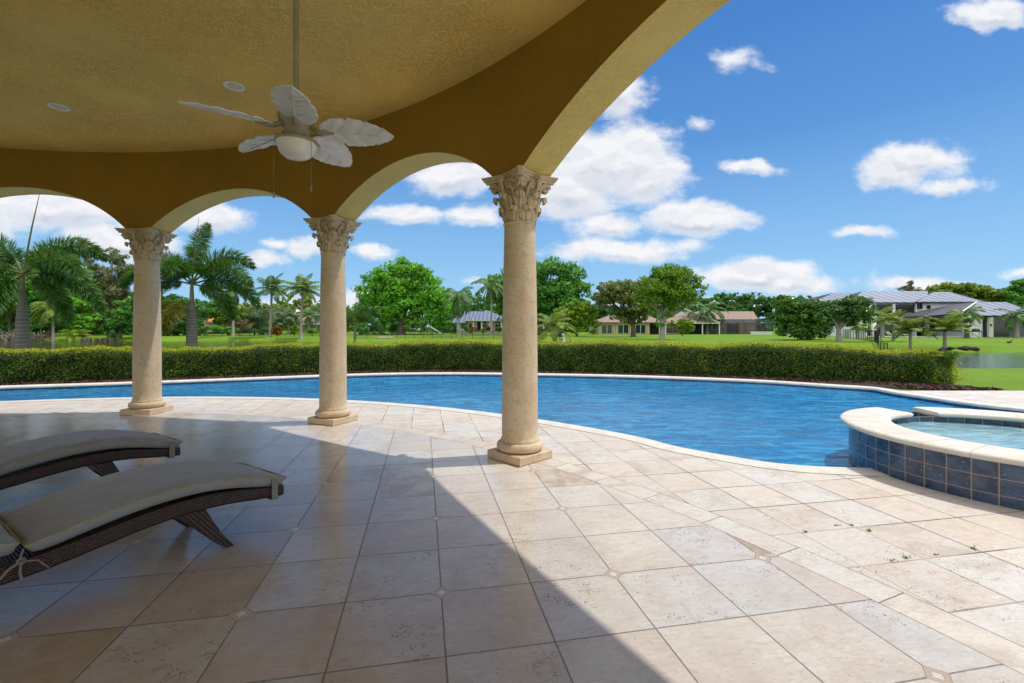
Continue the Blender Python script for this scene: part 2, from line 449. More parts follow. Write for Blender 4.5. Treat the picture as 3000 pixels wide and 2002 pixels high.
m_spa = water('spa water', (.16, .33, .36), (.34, .52, .58), .05, .6, .3, 3.0, strength=.25)
m_lake = water('lake water', (.035, .045, .018), (.05, .06, .028), .05, 1., .5, 1.6, strength=.22)

def grass():
    m, g, p = new_mat('lawn grass')
    o = g.obj()
    n = g.noise(o, .12, 5, .6); n2 = g.noise(o, 9., 5, .7); n3 = g.noise(o, 1.3, 4, .6)
    col = g.mix(g.rng(n, .3, .7), (.115, .215, .012), (.165, .27, .017))
    col = g.mix(g.m('MULTIPLY', g.rng(n3, .4, .7), .5), col, (.105, .19, .018))
    col = g.mix(g.m('MULTIPLY', g.rng(n2, .45, .75), .45), col, (.065, .125, .012))
    g.L.new(col, p.inputs['Base Color']); p.inputs['Roughness'].default_value = .9
    p.inputs['Specular IOR Level'].default_value = .15
    g.L.new(g.bump(g.noise(o, 25., 5, .7), .7, .04), p.inputs['Normal'])
    return m
m_grass = grass()
m_mulch = M('red brown mulch', (.055, .026, .02), (.03, .018, .014), 22, .95, .9, 60, bdist=.03)
m_mortar = M('dark joint mortar', (.13, .09, .06), (.07, .05, .035), 12, .95)
m_plaster = M('blue pool plaster', (.05, .28, .5), (.04, .24, .45), 2, .6)

def leafm(name, cs, trans=.35, rough=.5, nscale=.5):
    """foliage: colour varies per leaf and in broad natural clumps of newer and older leaves"""
    m, g, p = new_mat(name)
    at = g.node('ShaderNodeAttribute', attribute_name='rnd').outputs['Fac']
    ramp = g.node('ShaderNodeValToRGB'); e = ramp.color_ramp.elements
    while len(e) < len(cs): e.new(.5)
    for i, c in enumerate(cs):
        e[i].position = i / (len(cs) - 1); e[i].color = c4(c)
    nn = g.noise(g.obj(), nscale, 3)
    f = g.m('ADD', g.m('MULTIPLY', at, .6), g.m('MULTIPLY', g.m('SUBTRACT', nn, .3), 1.0), clamp=True)
    g.L.new(f, ramp.inputs[0])
    g.L.new(ramp.outputs[0], p.inputs['Base Color']); p.inputs['Roughness'].default_value = rough
    p.inputs['Specular IOR Level'].default_value = .3
    t = g.node('ShaderNodeBsdfTranslucent')
    g.L.new(g.mix(.5, ramp.outputs[0], (.25, .42, .02), 'MIX'), t.inputs[0])
    mx = g.node('ShaderNodeMixShader'); mx.inputs[0].default_value = trans
    g.L.new(p.outputs[0], mx.inputs[1]); g.L.new(t.outputs[0], mx.inputs[2])
    g.L.new(mx.outputs[0], g.N['Material Output'].inputs[0])
    return m
L_banyan = leafm('bright green leaves', [(0.056, 0.189, 0.018), (0.111, 0.354, 0.026), (0.199, 0.530, 0.044), (0.332, 0.600, 0.066)], nscale=.35)
L_deep = leafm('deep green leaves', [(0.032, 0.126, 0.027), (0.058, 0.219, 0.034), (0.115, 0.344, 0.046), (0.207, 0.482, 0.069)], nscale=.35)
L_lime = leafm('yellow green leaves', [(0.075, 0.150, 0.013), (0.150, 0.275, 0.019), (0.250, 0.388, 0.025), (0.375, 0.500, 0.037)], nscale=.5)
L_tan = leafm('tan topped leaves', [(0.042, 0.098, 0.020), (0.084, 0.140, 0.028), (0.224, 0.238, 0.084), (0.336, 0.308, 0.140)], nscale=.35)
L_pine = leafm('feathery olive needles', [(0.063, 0.084, 0.031), (0.126, 0.147, 0.056), (0.210, 0.224, 0.098), (0.308, 0.294, 0.140)], trans=.2, nscale=.3)
L_grey = leafm('grey green leaves', [(0.084, 0.132, 0.072), (0.144, 0.216, 0.120), (0.228, 0.300, 0.180), (0.312, 0.384, 0.240)], nscale=.6)
L_dark = leafm('dark wood leaves', [(0.021, 0.074, 0.021), (0.042, 0.133, 0.032), (0.080, 0.227, 0.048), (0.133, 0.319, 0.067)], nscale=.15)
L_olive = leafm('olive tree leaves', [(0.058, 0.115, 0.019), (0.115, 0.192, 0.026), (0.230, 0.307, 0.038), (0.384, 0.422, 0.058)], nscale=.3)
L_hedge = leafm('clipped hedge leaves', [(.010, .034, .004), (.030, .085, .007), (.085, .165, .012), (.40, .44, .04)], trans=.35, nscale=4.)
L_hedtop = leafm('new yellow hedge leaves', [(.20, .27, .012), (.34, .38, .02), (.48, .46, .025), (.58, .5, .04)], trans=.35, nscale=1.2)
L_fox = leafm('foxtail palm leaflets', [(.010, .05, .010), (.03, .11, .016), (.07, .19, .03), (.19, .34, .08)], trans=.25, rough=.35, nscale=.8)
L_foxold = leafm('ageing palm leaflets', [(0.075, 0.090, 0.015), (0.135, 0.150, 0.018), (0.210, 0.210, 0.030), (0.300, 0.255, 0.045)], trans=.3, nscale=.8)
L_coco = leafm('coconut palm leaflets', [(0.065, 0.117, 0.016), (0.143, 0.221, 0.026), (0.260, 0.338, 0.052), (0.416, 0.442, 0.117)], trans=.3, rough=.4, nscale=.8)
L_cocod = leafm('dull palm leaflets', [(0.048, 0.112, 0.032), (0.080, 0.176, 0.048), (0.144, 0.256, 0.080), (0.256, 0.352, 0.144)], trans=.25, rough=.4, nscale=.8)
L_croton = leafm('red and yellow shrub leaves', [(.05, .09, .01), (.25, .05, .02), (.35, .18, .02), (.3, .3, .03)], nscale=1.2)
m_bark = M('grey brown bark', (.16, .125, .09), (.09, .07, .05), 6, .95, .7, 25, stretch=(1, 1, .3))
m_barkred = M('red brown bark', (.19, .09, .05), (.10, .055, .035), 6, .95, .7, 25, stretch=(1, 1, .3))
m_barkpale = M('pale grey bark', (.36, .33, .29), (.25, .23, .2), 8, .9, .5, 25)
m_white = M('white wall paint', (.78, .78, .77), (.74, .74, .73), 1, .8)
m_core = M('dark hedge core', (.012, .022, .006), (.008, .014, .005), 8, 1.0)

# ============================================================ SETTING
# pool water outline (counter-clockwise), metres
def cpt(phi, r): return (CX + r * math.sin(R(phi)), CYC + r * math.cos(R(phi)))
near = [cpt(p_, 10.15) for p_ in (-44, -36, -28, -19, -10, -2, 6, 14, 22, 30, 38, 45)]
poolW = near + [(1.59, 5.57), (1.89, 5.12), (2.29, 4.745), (2.58, 4.53), (2.95, 4.41), (3.5, 4.36), (4.3, 4.35), (5.4, 4.4), (6.5, 4.6), (7.5, 5.1), (8.25, 6.0),
     (8.46, 6.9), (8.43, 7.55), (8.17, 8.14), (8.07, 8.95), (8.0, 9.66), (8.02, 10.30), (7.5, 10.72), (6.95, 11.18), (6.25, 11.72), (4.6, 12.45), (2.7, 13.05), (.75, 13.42), (-.6, 13.62), (-1.97, 13.72),
     (-3.7, 13.55), (-5.5, 12.95), (-7.5, 12.05), (-9.5, 11.22), (-12.0, 10.35), (-14.2, 9.5), (-15.4, 8.2), (-15.0, 6.6)]
poolW = catmull(poolW, 7)
if area(poolW) < 0: poolW.reverse()
poolO = offset(poolW, .26)
def inside_poly(P, x, y):
    c = False; n = len(P); j = n - 1
    for i in range(n):
        xi, yi = P[i][0], P[i][1]; xj, yj = P[j][0], P[j][1]
        if (yi > y) != (yj > y) and x < (xj - xi) * (y - yi) / (yj - yi) + xi: c = not c
        j = i
    return c
# lake outline
lake = [(-90, 17), (-30, 18.5), (-12, 19.5), (0, 20), (12, 20.1), (26, 20.3), (45, 21), (80, 24), (90, 40), (60, 37.6), (47, 37.3), (40, 37.2), (36.3, 37.0), (37.2, 39.5), (38.5, 43),
        (28, 45), (15, 46), (2, 45.5), (-10, 46), (-17, 48), (-22, 54), (-27, 66), (-33, 71), (-48, 73), (-62, 74), (-72, 78), (-95, 80), (-120, 60)]
lake = catmull(lake, 4)
LA = np.array(lake)
def seg_dist(px, py, P):
    A = P; B = np.roll(P, -1, 0); d = B - A; L2 = (d ** 2).sum(1)
    out = np.full(px.shape, 1e9)
    for a, dd, l2 in zip(A, d, L2):
        t = np.clip(((px - a[0]) * dd[0] + (py - a[1]) * dd[1]) / max(l2, 1e-9), 0, 1)
        out = np.minimum(out, np.hypot(px - a[0] - t * dd[0], py - a[1] - t * dd[1]))
    return out
def in_np(px, py, P):
    c = np.zeros(px.shape, bool); n = len(P); j = n - 1
    for i in range(n):
        xi, yi = P[i][0], P[i][1]; xj, yj = P[j][0], P[j][1]
        if yi != yj:
            k = ((yi > py) != (yj > py)) & (px < (xj - xi) * (py - yi) / (yj - yi) + xi); c ^= k
        j = i
    return c
LAKEZ = -.55
def base_z(X, Y):
    D = Y
    t = np.clip((D - 45) / 60, 0, 1); t = t * t * (3 - 2 * t)
    z = -.07 + .27 * t
    z = z + np.where(X < -20, .9, .25) * np.clip((D - 95) / 60, 0, 1)
    return z
def terrain_z(X, Y):
    X = np.asarray(X, float); Y = np.asarray(Y, float)
    z = base_z(X, Y) + .05 * np.sin(X * .23 + 1) * np.sin(Y * .19) * np.clip((Y - 14) / 10, 0, 1)
    d = seg_dist(X, Y, LA); ins = in_np(X, Y, lake)
    sd_ = np.where(ins, -d, d)
    far = np.where(Y > 30, 1, 0)
    wdt = np.where(far == 1, 3.0, 4.5)
    t = np.clip((sd_ + .6) / wdt, 0, 1); t = np.where(far == 1, t ** .6, t ** .8)
    z = np.where(sd_ < wdt, LAKEZ - .12 + (z - LAKEZ + .12) * t, z)
    z = np.where(sd_ < -.6, -1.2, z)
    return z
def gz(x, y): return float(terrain_z(np.array([x]), np.array([y]))[0])
def axis(a, b, st, lo, hi, gr=1.12):
    v = list(np.arange(a, b + 1e-6, st)); s = st
    while v[-1] < hi: s = min(s * gr, 8); v.append(v[-1] + s)
    s = st; pre = []
    q = a
    while q > lo: s = min(s * gr, 8); q -= s; pre.append(q)
    return np.array(pre[::-1] + v)
gx = axis(-16.5, 12, .25, -420, 420, 1.06); gy = axis(-6, 16, .25, -60, 600, 1.03)
X, Y = np.meshgrid(gx, gy, indexing='ij')
Z = terrain_z(X, Y)
PW = np.array(poolO)
nearm = (X > -17) & (X < 12) & (Y < 16) & (Y > -6)
inp = in_np(X, Y, [tuple(q) for q in offset(poolW, .10)])
Z = np.where(inp, -2.0, Z)
spa_c = (4.68, 4.18)
pts = np.stack([X, Y, Z], -1).reshape(-1, 3)
ni, nj = len(gx), len(gy)
fs = [(i * nj + j, (i + 1) * nj + j, (i + 1) * nj + j + 1, i * nj + j + 1) for i in range(ni - 1) for j in range(nj - 1)]
b = MB(); b.v = [tuple(p_) for p_ in pts]; b.f = fs; b.mi = [0] * len(fs)
tag(b.build('grass_ground', m_grass, smooth=180), kind='structure')
# far earth sheet reaching the horizon
b = MB(); b.add([(-2500, -300, -1.35), (2500, -300, -1.35), (2500, 2600, -1.35), (-2500, 2600, -1.35)], [(0, 1, 2, 3)])
tag(b.build('earth', m_grass), kind='structure')
b = MB(); vs_, fs_ = fill(lake, LAKEZ); b.add(vs_, fs_)
tag(b.build('lake_water', m_lake), kind='structure')

# patio floor
outer = [(-17.5, -5.0), (14, -5.0), (14, 9.82), (8.9, 9.82)]
N = len(poolO)
def nearest(P, x, y): return min(range(len(P)), key=lambda i: (P[i][0] - x) ** 2 + (P[i][1] - y) ** 2)
poolD = offset(poolW, .268)
i0 = nearest(poolD, 8.30, 9.82); i1 = nearest(poolD, -15.9, 7.2)
# walk from i0 backwards (clockwise) along the near side to i1
path = []; i = i0
while i != i1:
    path.append(poolD[i]); i = (i - 1) % N
path.append(poolD[i1])
deckP = [(-17.5, 5.5), (-17.5, -5.0), (14, -5.0), (14, 9.82)] + [q for q in path]
b = MB(); vs_, fs_ = fill(deckP, 0.); b.add(vs_, fs_)
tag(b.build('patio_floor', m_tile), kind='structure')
b = MB(); vs_, fs_ = fill(deckP, -.03)
ring = [(x_, y_) for x_, y_ in poolW]
b.add(vs_, fs_)
k = len(poolO); A_ = offset(poolW, .2); B_ = offset(poolW, .34)
b.add([(p_[0], p_[1], -.026) for p_ in A_] + [(p_[0], p_[1], -.026) for p_ in B_], [(i, k + i, k + (i + 1) % k, (i + 1) % k) for i in range(k)])
tag(b.build('patio_bedding', m_mortar), kind='structure')
# coping with a rounded nose, waterline tile band and basin
prof = [(.26, -.03), (.26, .004), (.03, .006), (.008, .0), (0, -.012), (-.004, -.03), (0, -.048), (.03, -.05)]
loops = [offset(poolW, d_) for d_, _ in prof]
b = MB(); b.grid([[(loops[j][i][0], loops[j][i][1], prof[j][1]) for j in range(len(prof))] for i in range(N)], closed_u=True)
def cope_mat():
    m, g, p = new_mat('bullnose coping stone')
    o = g.obj(); n = g.noise(o, 5., 6, .6)
    col = g.mix(g.rng(n, .3, .7), (.70, .66, .58), (.58, .54, .46))
    col = g.mix(g.m('MULTIPLY', g.rng(g.noise(o, 26., 6, .75), .52, .72), .5), col, (.40, .35, .28))
    g.L.new(col, p.inputs['Base Color']); p.inputs['Roughness'].default_value = .6
    g.L.new(g.bump(g.noise(o, 70., 4), .3, .004), p.inputs['Normal'])
    return m
m_bull = cope_mat()
coping = b.build('pool_coping', m_bull, smooth=60); tag(coping, kind='structure')
# joints between the coping stones: thin dark inset strips
b = MB(); acc = 0.
for i in range(N):
    a_ = Vector(poolW[i]); c_ = Vector(poolW[(i + 1) % N]); d_ = (c_ - a_).length; acc += d_
    if acc > .42 and (math.hypot(c_.x - CX, c_.y - CYC) > 10.4 and c_.y > 6):
        acc = 0.; t_ = (c_ - a_).normalized(); nn = Vector((t_.y, -t_.x))
        p0 = a_ - nn * .005; p1 = a_ + nn * .257; hw = t_ * .0022
        b.add([(p0.x - hw.x, p0.y - hw.y, .0075), (p0.x + hw.x, p0.y + hw.y, .0075), (p1.x + hw.x, p1.y + hw.y, .0075), (p1.x - hw.x, p1.y - hw.y, .0075)], [(0, 1, 2, 3)])
jo = b.build('coping_joint', m_mortar); tag(jo, kind='structure')
def bluetile(name, tile=.15, grout=(.42, .33, .22)):
    m, g, p = new_mat(name)
    u = g.node('ShaderNodeUVMap').outputs[0]
    ux, uy, _ = g.xyz(u)
    ax = g.m('DIVIDE', ux, tile); ay = g.m('DIVIDE', uy, tile)
    fx, fy = g.m('FLOOR', ax), g.m('FLOOR', ay)
    ex = g.m('SUBTRACT', .5, g.m('ABSOLUTE', g.m('SUBTRACT', g.m('SUBTRACT', ax, fx), .5)))
    ey = g.m('SUBTRACT', .5, g.m('ABSOLUTE', g.m('SUBTRACT', g.m('SUBTRACT', ay, fy), .5)))
    gr = g.m('LESS_THAN', g.m('MINIMUM', ex, ey), .02)
    wn = g.node('ShaderNodeTexWhiteNoise', noise_dimensions='2D'); g.L.new(g.comb(fx, fy), wn.inputs['Vector'])
    o = g.v('ADD', g.obj(), g.scale(wn.outputs['Color'], (7, 7, 7)))
    n1 = g.noise(o, 7., 6, .65, .8); n2 = g.noise(o, 16., 6, .7, .5)
    col = g.mix(g.rng(n1, .35, .68), (.016, .042, .105), (.055, .115, .21))
    col = g.mix(g.m('MULTIPLY', g.rng(n2, .50, .68), .75), col, (.13, .105, .09))
    col = g.mix(g.m('MULTIPLY', g.rng(n2, .40, .28), .5), col, (.01, .02, .05))
    col = g.mix(g.m('GREATER_THAN', g.noise(o, 55., 2), .70), col, (.35, .34, .3))
    col = g.mix(gr, col, grout)
    g.L.new(col, p.inputs['Base Color'])
    g.L.new(g.m('ADD', .22, g.m('MULTIPLY', gr, .6)), p.inputs['Roughness'])
    g.L.new(g.bump(g.m('SUBTRACT', g.m('MULTIPLY', n2, .3), gr), .5, .004), p.inputs['Normal'])
    return m
m_btile = bluetile('mottled blue glazed tile')
def set_uv(o, fn):
    me = o.data; ul = me.uv_layers.new(name='UVMap')
    for l in me.loops: ul.data[l.index].uv = fn(l.index, me.vertices[l.vertex_index].co)
# pool wall band
Wc = offset(poolW, .012)
cum = [0.]
for i in range(N): cum.append(cum[-1] + (Vector(Wc[i]) - Vector(Wc[(i + 1) % N])).length)
b = MB()
for i in range(N):
    j = (i + 1) % N
    b.add([(Wc[i][0], Wc[i][1], -.6), (Wc[j][0], Wc[j][1], -.6), (Wc[j][0], Wc[j][1], -.046), (Wc[i][0], Wc[i][1], -.046)], [(0, 1, 2, 3)])
o = b.build('pool_wall', bluetile('wet blue waterline tile', .15, (.05, .09, .16))); tag(o, kind='structure')
ul = o.data.uv_layers.new(name='UVMap')
for pi, pl in enumerate(o.data.polygons):
    for q, li in enumerate(pl.loop_indices):
        ul.data[li].uv = (cum[pi] if q in (0, 3) else cum[pi + 1], (-.6 if q < 2 else -.046) + .046 + .6)
b = MB(); vs_, fs_ = fill(Wc, -.6); b.add(vs_, fs_); tag(b.build('pool_basin', m_plaster), kind='structure')
b = MB(); vs_, fs_ = fill(offset(poolW, .011), -.095); b.add(vs_, fs_); tag(b.build('pool_water', m_pool), kind='structure')

# mulch bed under the hedge
hedge_front = [(-16.5, 9.3), (-14.2, 10.35), (-12, 11.2), (-9.57, 12.05), (-5.6, 13.95), (-3.7, 14.5), (-1.97, 14.7), (.79, 14.4), (3.4, 13.7), (6.4, 12.72), (8.3, 11.75), (10.05, 10.98)]
hedge_front = [(x_ * 1.0, y_ + .08) for x_, y_ in hedge_front]
hf = catmull(hedge_front, 8, closed=False)
mul = [(x_, y_ - .75) for x_, y_ in hf] + [(11.5, 10.05), (11.9, 10.1), (11.2, 11.0), (10.6, 12.4)] + [(x_ + .5, y_ + 1.3) for x_, y_ in reversed(hf)]
mul = [q for q in mul]
b = MB()
nrow = len(hf)
Lr = [(hf[i][0], hf[i][1] - .9) for i in range(nrow)] + [(10.3, 9.98)]
Ur = [(hf[i][0] + .45, hf[i][1] + 1.35) for i in range(nrow)] + [(10.75, 10.06)]
P = []
for (l_, u_) in zip(Lr, Ur):
    row = []
    for k in range(9):
        t = k / 8; xx = l_[0] + (u_[0] - l_[0]) * t; yy = l_[1] + (u_[1] - l_[1]) * t
        row.append((xx, yy, -.05 + .06 * math.sin(math.pi * t) + random.uniform(-.012, .012)))
    P.append(row)
# keep the bed outside the pool
P = [[(x_, y_, z_ if not inside_poly(poolO, x_, y_) else -.09) for (x_, y_, z_) in row] for row in P]
b.grid(P); o = b.build('mulch_bed', m_mulch, smooth=180); tag(o, kind='structure')
# loose bark chips on the bed
n = 5200; idx = rng.integers(0, nrow - 1, n); t = rng.random(n); hfa = np.array(hf)
px = hfa[idx, 0] * (1 - t) + hfa[idx + 1, 0] * t; py = hfa[idx, 1] * (1 - t) + hfa[idx + 1, 1] * t - rng.random(n) * .5
px[:900] = rng.uniform(9.0, 10.7, 900); py[:900] = 10.0 + rng.random(900) * .9 * np.clip((10.9 - px[:900]) / 1.6, 0.1, 1)
ok = ~in_np(px, py, poolO)
px, py = px[ok], py[ok]; n = len(px)
cen = np.stack([px, py, -.005 + rng.random(n) * .02], -1)
a_ = rng.normal(size=(n, 3)); a_[:, 2] *= .35; a_ /= np.linalg.norm(a_, axis=1)[:, None]
c_ = np.cross(a_, rng.normal(size=(n, 3)) + np.array([0, 0, 2.])); c_ /= np.linalg.norm(c_, axis=1)[:, None]
L_ = (.018 + .03 * rng.random(n))[:, None]; W_ = L_ * .4
V = np.stack([cen - a_ * L_ - c_ * W_, cen + a_ * L_ - c_ * W_, cen + a_ * L_ + c_ * W_, cen - a_ * L_ + c_ * W_], 1)
m, g, p = new_mat('bark chips'); at = g.node('ShaderNodeAttribute', attribute_name='rnd').outputs['Fac']
g.L.new(g.mix(at, (.03, .013, .011), (.11, .048, .036)), p.inputs['Base Color']); p.inputs['Roughness'].default_value = .9
tag(quads_obj('bark_chips', V, m), kind='stuff')

# ============================================================ HEDGE
def leaf_quads(cen, nrm, size, jitter=.7, aspect=.55):
    """kite-shaped leaves at cen facing roughly nrm"""
    n = len(cen)
    nr = nrm + rng.normal(size=(n, 3)) * jitter; nr /= np.linalg.norm(nr, axis=1)[:, None] + 1e-9
    a = np.cross(nr, rng.normal(size=(n, 3))); a /= np.linalg.norm(a, axis=1)[:, None] + 1e-9
    c = np.cross(nr, a)
    s = (size * (.65 + .7 * rng.random(n)))[:, None] if np.isscalar(size) else size[:, None]
    return np.stack([cen - a * s, cen + c * s * aspect + nr * s * .12, cen + a * s, cen - c * s * aspect + nr * s * .12], 1)
H0 = .89
hedge = empty('hedge', (hf[len(hf) // 2][0], hf[len(hf) // 2][1], 0), 'long low clipped hedge with yellow new growth along its top, running behind the pool', 'hedge')
hl = Vector(hedge.location)
hd = np.diff(hfa, axis=0); hln = np.hypot(hd[:, 0], hd[:, 1]); hcum = np.concatenate([[0], np.cumsum(hln)]); HL = hcum[-1]
DEP = 1.15
def along(s):
    i = np.clip(np.searchsorted(hcum, s) - 1, 0, len(hln) - 1); t = (s - hcum[i]) / hln[i]
    p = hfa[i] + hd[i] * t[:, None]; d = hd[i] / hln[i][:, None]
    return p, np.stack([-d[:, 1], d[:, 0]], -1)      # normal pointing away from the pool
def hz(s): return H0 - .10 * (1 - np.clip((s - HL * .30) / (HL * .22), 0, 1)) + .03 * np.sin(s * 1.3) + .022 * np.sin(s * 3.1 + 1) + .012 * np.sin(s * 7.7) - .10 * np.clip((s - HL + 3.2) / 3.2, 0, 1)
def face_leaves(n, kind):
    s = rng.random(n) * HL; p, nr = along(s); top = hz(s)
    if kind == 'front':
        z = rng.random(n) * (top - .01) - .02
        rnd_ = np.clip((z - top + .12) / .12, 0, 1) ** 2 * .12 + np.clip((.12 - z) / .12, 0, 1) * .05
        bulge = .05 * np.sin(s * 2.1 + z * 3) + .04 * np.sin(s * 5.3 - z * 7) + .035 * rng.normal(size=n)
        off = rnd_ + bulge
        q = p + nr * off[:, None]
        nn = np.stack([-nr[:, 0], -nr[:, 1], np.full(n, .25)], -1)
    elif kind == 'back':
        z = rng.random(n) * top; q = p + nr * (DEP + .03 * rng.normal(size=n))[:, None]; nn = np.stack([nr[:, 0], nr[:, 1], np.full(n, .2)], -1)
    else:
        u = rng.random(n); q = p + nr * (u * DEP)[:, None]
        z = top - .10 * np.abs(2 * u - 1) ** 5 + .03 * rng.random(n) + .012 * rng.normal(size=n) + .02 * np.sin(s * 9 + u * 5) - .02
        nn = np.tile([0, 0, 1.], (n, 1))
    c = np.concatenate([q, z[:, None]], 1)
    return c - np.array(hl), nn
c1, n1 = face_leaves(60000, 'front'); c2, n2 = face_leaves(9000, 'back')
# rounded right-hand end
n = 9000; th = rng.random(n) * math.pi; e = hfa[-1]; dr = hd[-1] / hln[-1]; nv = np.array([-dr[1], dr[0]])
z = rng.random(n) * (H0 - .12); rr = .5 + .05 * rng.normal(size=n) + .04 * np.sin(z * 9) + .1 * np.sin(th * 3 + z * 5)
ce = e + nv * DEP / 2
q = ce + dr * (np.sin(th) * rr * 1.1)[:, None] - nv * (np.cos(th) * (DEP / 2 + rr - .5))[:, None]
c3 = np.concatenate([q, z[:, None]], 1) - np.array(hl); n3 = np.concatenate([q - ce, np.full((n, 1), .2)], 1); n3 /= np.linalg.norm(n3, axis=1)[:, None]
cc = np.concatenate([c1, c2, c3]); nn_ = np.concatenate([n1, n2, n3])
quads_obj('foliage', leaf_quads(cc, nn_, .021, .75), L_hedge, hedge)
c4_, n4 = face_leaves(30000, 'top')
n = 2500; th = rng.random(n) * math.pi; rr = np.sqrt(rng.random(n)) * .5
q = ce + dr * (np.sin(th) * rr * 1.1)[:, None] - nv * (np.cos(th) * rr * DEP)[:, None]
zt = H0 - .12 - .12 * (rr / .5) ** 3 + .03 * rng.random(n)
c5 = np.concatenate([q, zt[:, None]], 1) - np.array(hl)
# the loose yellow sprays at the right-hand end
cl_ = []
for k in range(60):
    t0 = np.array([ce[0] + .35 + random.random() * .45, ce[1] - .3 + random.random() * .5, .05 + random.random() ** 1.3 * .55])
    cl_.append(t0 + rng.normal(size=(45, 3)) * np.array([.09, .09, .06]))
for k in range(22):          # stray shoots standing above the cut
    s_ = rng.random(1) * HL; p_, _n = along(s_)
    t0 = np.array([p_[0, 0] + _n[0, 0] * random.random(), p_[0, 1] + _n[0, 1] * random.random(), H0])
    cl_.append(t0 + np.array([0, 0, 1]) * (rng.random((14, 1)) * random.uniform(.05, .13)) + rng.normal(size=(14, 3)) * .012)
n = 9000; s_ = rng.random(n) * HL; p_, _n = along(s_); tp_ = hz(s_)
zf = tp_ - .11 * rng.random(n) ** 2 - .01
cl_.append(np.concatenate([p_ + _n * (.01 + .03 * rng.normal(size=n))[:, None], zf[:, None]], 1))
c6 = np.concatenate(cl_) - np.array(hl)
cc = np.concatenate([c4_, c5, c6]); nn_ = np.concatenate([n4, np.tile([0, 0, 1.], (len(c5) + len(c6), 1))])
quads_obj('new_growth', leaf_quads(cc, nn_, .022, .8), L_hedtop, hedge)
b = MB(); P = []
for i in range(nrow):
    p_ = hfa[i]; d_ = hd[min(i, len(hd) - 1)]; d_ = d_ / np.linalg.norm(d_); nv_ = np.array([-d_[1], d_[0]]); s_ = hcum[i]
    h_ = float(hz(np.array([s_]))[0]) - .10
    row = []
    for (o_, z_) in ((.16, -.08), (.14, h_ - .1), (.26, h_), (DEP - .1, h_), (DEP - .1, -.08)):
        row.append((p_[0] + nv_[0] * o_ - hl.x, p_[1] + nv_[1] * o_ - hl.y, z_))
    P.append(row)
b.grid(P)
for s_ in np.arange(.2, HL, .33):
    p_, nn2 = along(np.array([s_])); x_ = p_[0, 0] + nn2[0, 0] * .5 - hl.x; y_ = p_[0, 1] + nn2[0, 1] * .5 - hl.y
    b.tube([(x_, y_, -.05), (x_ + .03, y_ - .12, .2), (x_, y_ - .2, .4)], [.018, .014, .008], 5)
b.build('branches', m_core, hedge)  # near-black solid core inside the leaves, plus stems

# ============================================================ LOGGIA
loggia = empty('loggia', (CX, CYC, 0), 'round open loggia with mustard stucco arches on stone columns over the patio', 'loggia')
def L3(p): return (p[0] - CX, p[1] - CYC, p[2])
RI, RO, ZC, ZS, ZT = 8.25, 8.65, 4.03, 2.85, 4.75
# arches: (start, end, apex height)
ARCH = [(-63.3, -43.8, 3.40), (-41.5, -22.3, 3.42), (-19.8, .2, 3.46), (2.7, 22.6, 3.41), (25.2, 44.5, 3.41), (47.1, 75.0, 3.59), (77.6, 98, 3.41)]
def soffit(phi):
    for a0, a1, zt in ARCH:
        if a0 < phi < a1:
            mid = (a0 + a1) / 2; half = R((a1 - a0) / 2) * 8.45; rise = zt - ZS
            Rr = (half * half + rise * rise) / (2 * rise); xx = abs(R(phi - mid)) * 8.45
            return zt - Rr + math.sqrt(max(Rr * Rr - xx * xx, 0))
    return ZS
phis = list(np.arange(-66, 100.01, .4))
for a0, a1, _ in ARCH: phis += [a0, a1]
phis = sorted(set(round(p_, 4) for p_ in phis))
def pol(phi, r): return (r * math.sin(R(phi)), r * math.cos(R(phi)))
b = MB()
P = []
for ph in phis:
    z0 = soffit(ph); xi, yi = pol(ph, RI); xo, yo = pol(ph, RO)
    P.append([(xi, yi, z0)] + [(xi, yi, z0 + (ZC + .03 - z0) * k / 6) for k in range(1, 7)])
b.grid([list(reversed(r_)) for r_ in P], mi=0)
P = []
for ph in phis:
    z0 = soffit(ph); xo, yo = pol(ph, RO)
    P.append([(xo, yo, z0)] + [(xo, yo, z0 + (ZT - z0) * k / 4) for k in range(1, 5)])
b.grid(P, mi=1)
P = []
for ph in phis:
    z0 = soffit(ph)
    P.append([pol(ph, RI + (RO - RI) * k / 3) + (z0,) for k in range(4)])
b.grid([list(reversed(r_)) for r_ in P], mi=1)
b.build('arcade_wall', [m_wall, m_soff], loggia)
# ceiling: flat plaster disc, slightly coved where it meets the wall
b = MB(); P = []
for ph in np.arange(-66, 100.01, 2):
    P.append([pol(ph, r_) + (ZC + .10 * (1 - (r_ / RI) ** 6) if r_ > 0 else ZC + .10,) for r_ in (.01, 2, 4, 5.5, 6.5, 7.2, 7.7, 8.0, 8.15, RI + .02)])
b.grid(P)
# rest of the ceiling, back to the house
xa, ya = pol(-66, RI + .02); xb, yb = pol(100, RI + .02)
b.add([(0, 0, ZC + .10), (xb, yb, ZC), (xb, -3.2, ZC), (0, -3.2, ZC + .1), (xa, -3.2, ZC), (xa, ya, ZC)], [(0, 1, 2, 3), (0, 3, 4, 5)])
b.build('ceiling', m_ceil, loggia, smooth=180)
b = MB(); P = [pol(ph, RO + .0) for ph in np.arange(-66, 100.01, 2)]
P = P + [(P[-1][0], -3.6), (P[0][0], -3.6)]
n = len(P); b.add([(x_, y_, ZT) for x_, y_ in P] + [(x_ * 1.02, y_ * 1.02, ZT + .12) for x_, y_ in P], [tuple(range(n)), tuple(range(n, 2 * n))[::-1]] + [(i, (i + 1) % n, n + (i + 1) % n, n + i) for i in range(n)])
b.build('roof', m_soff, loggia)

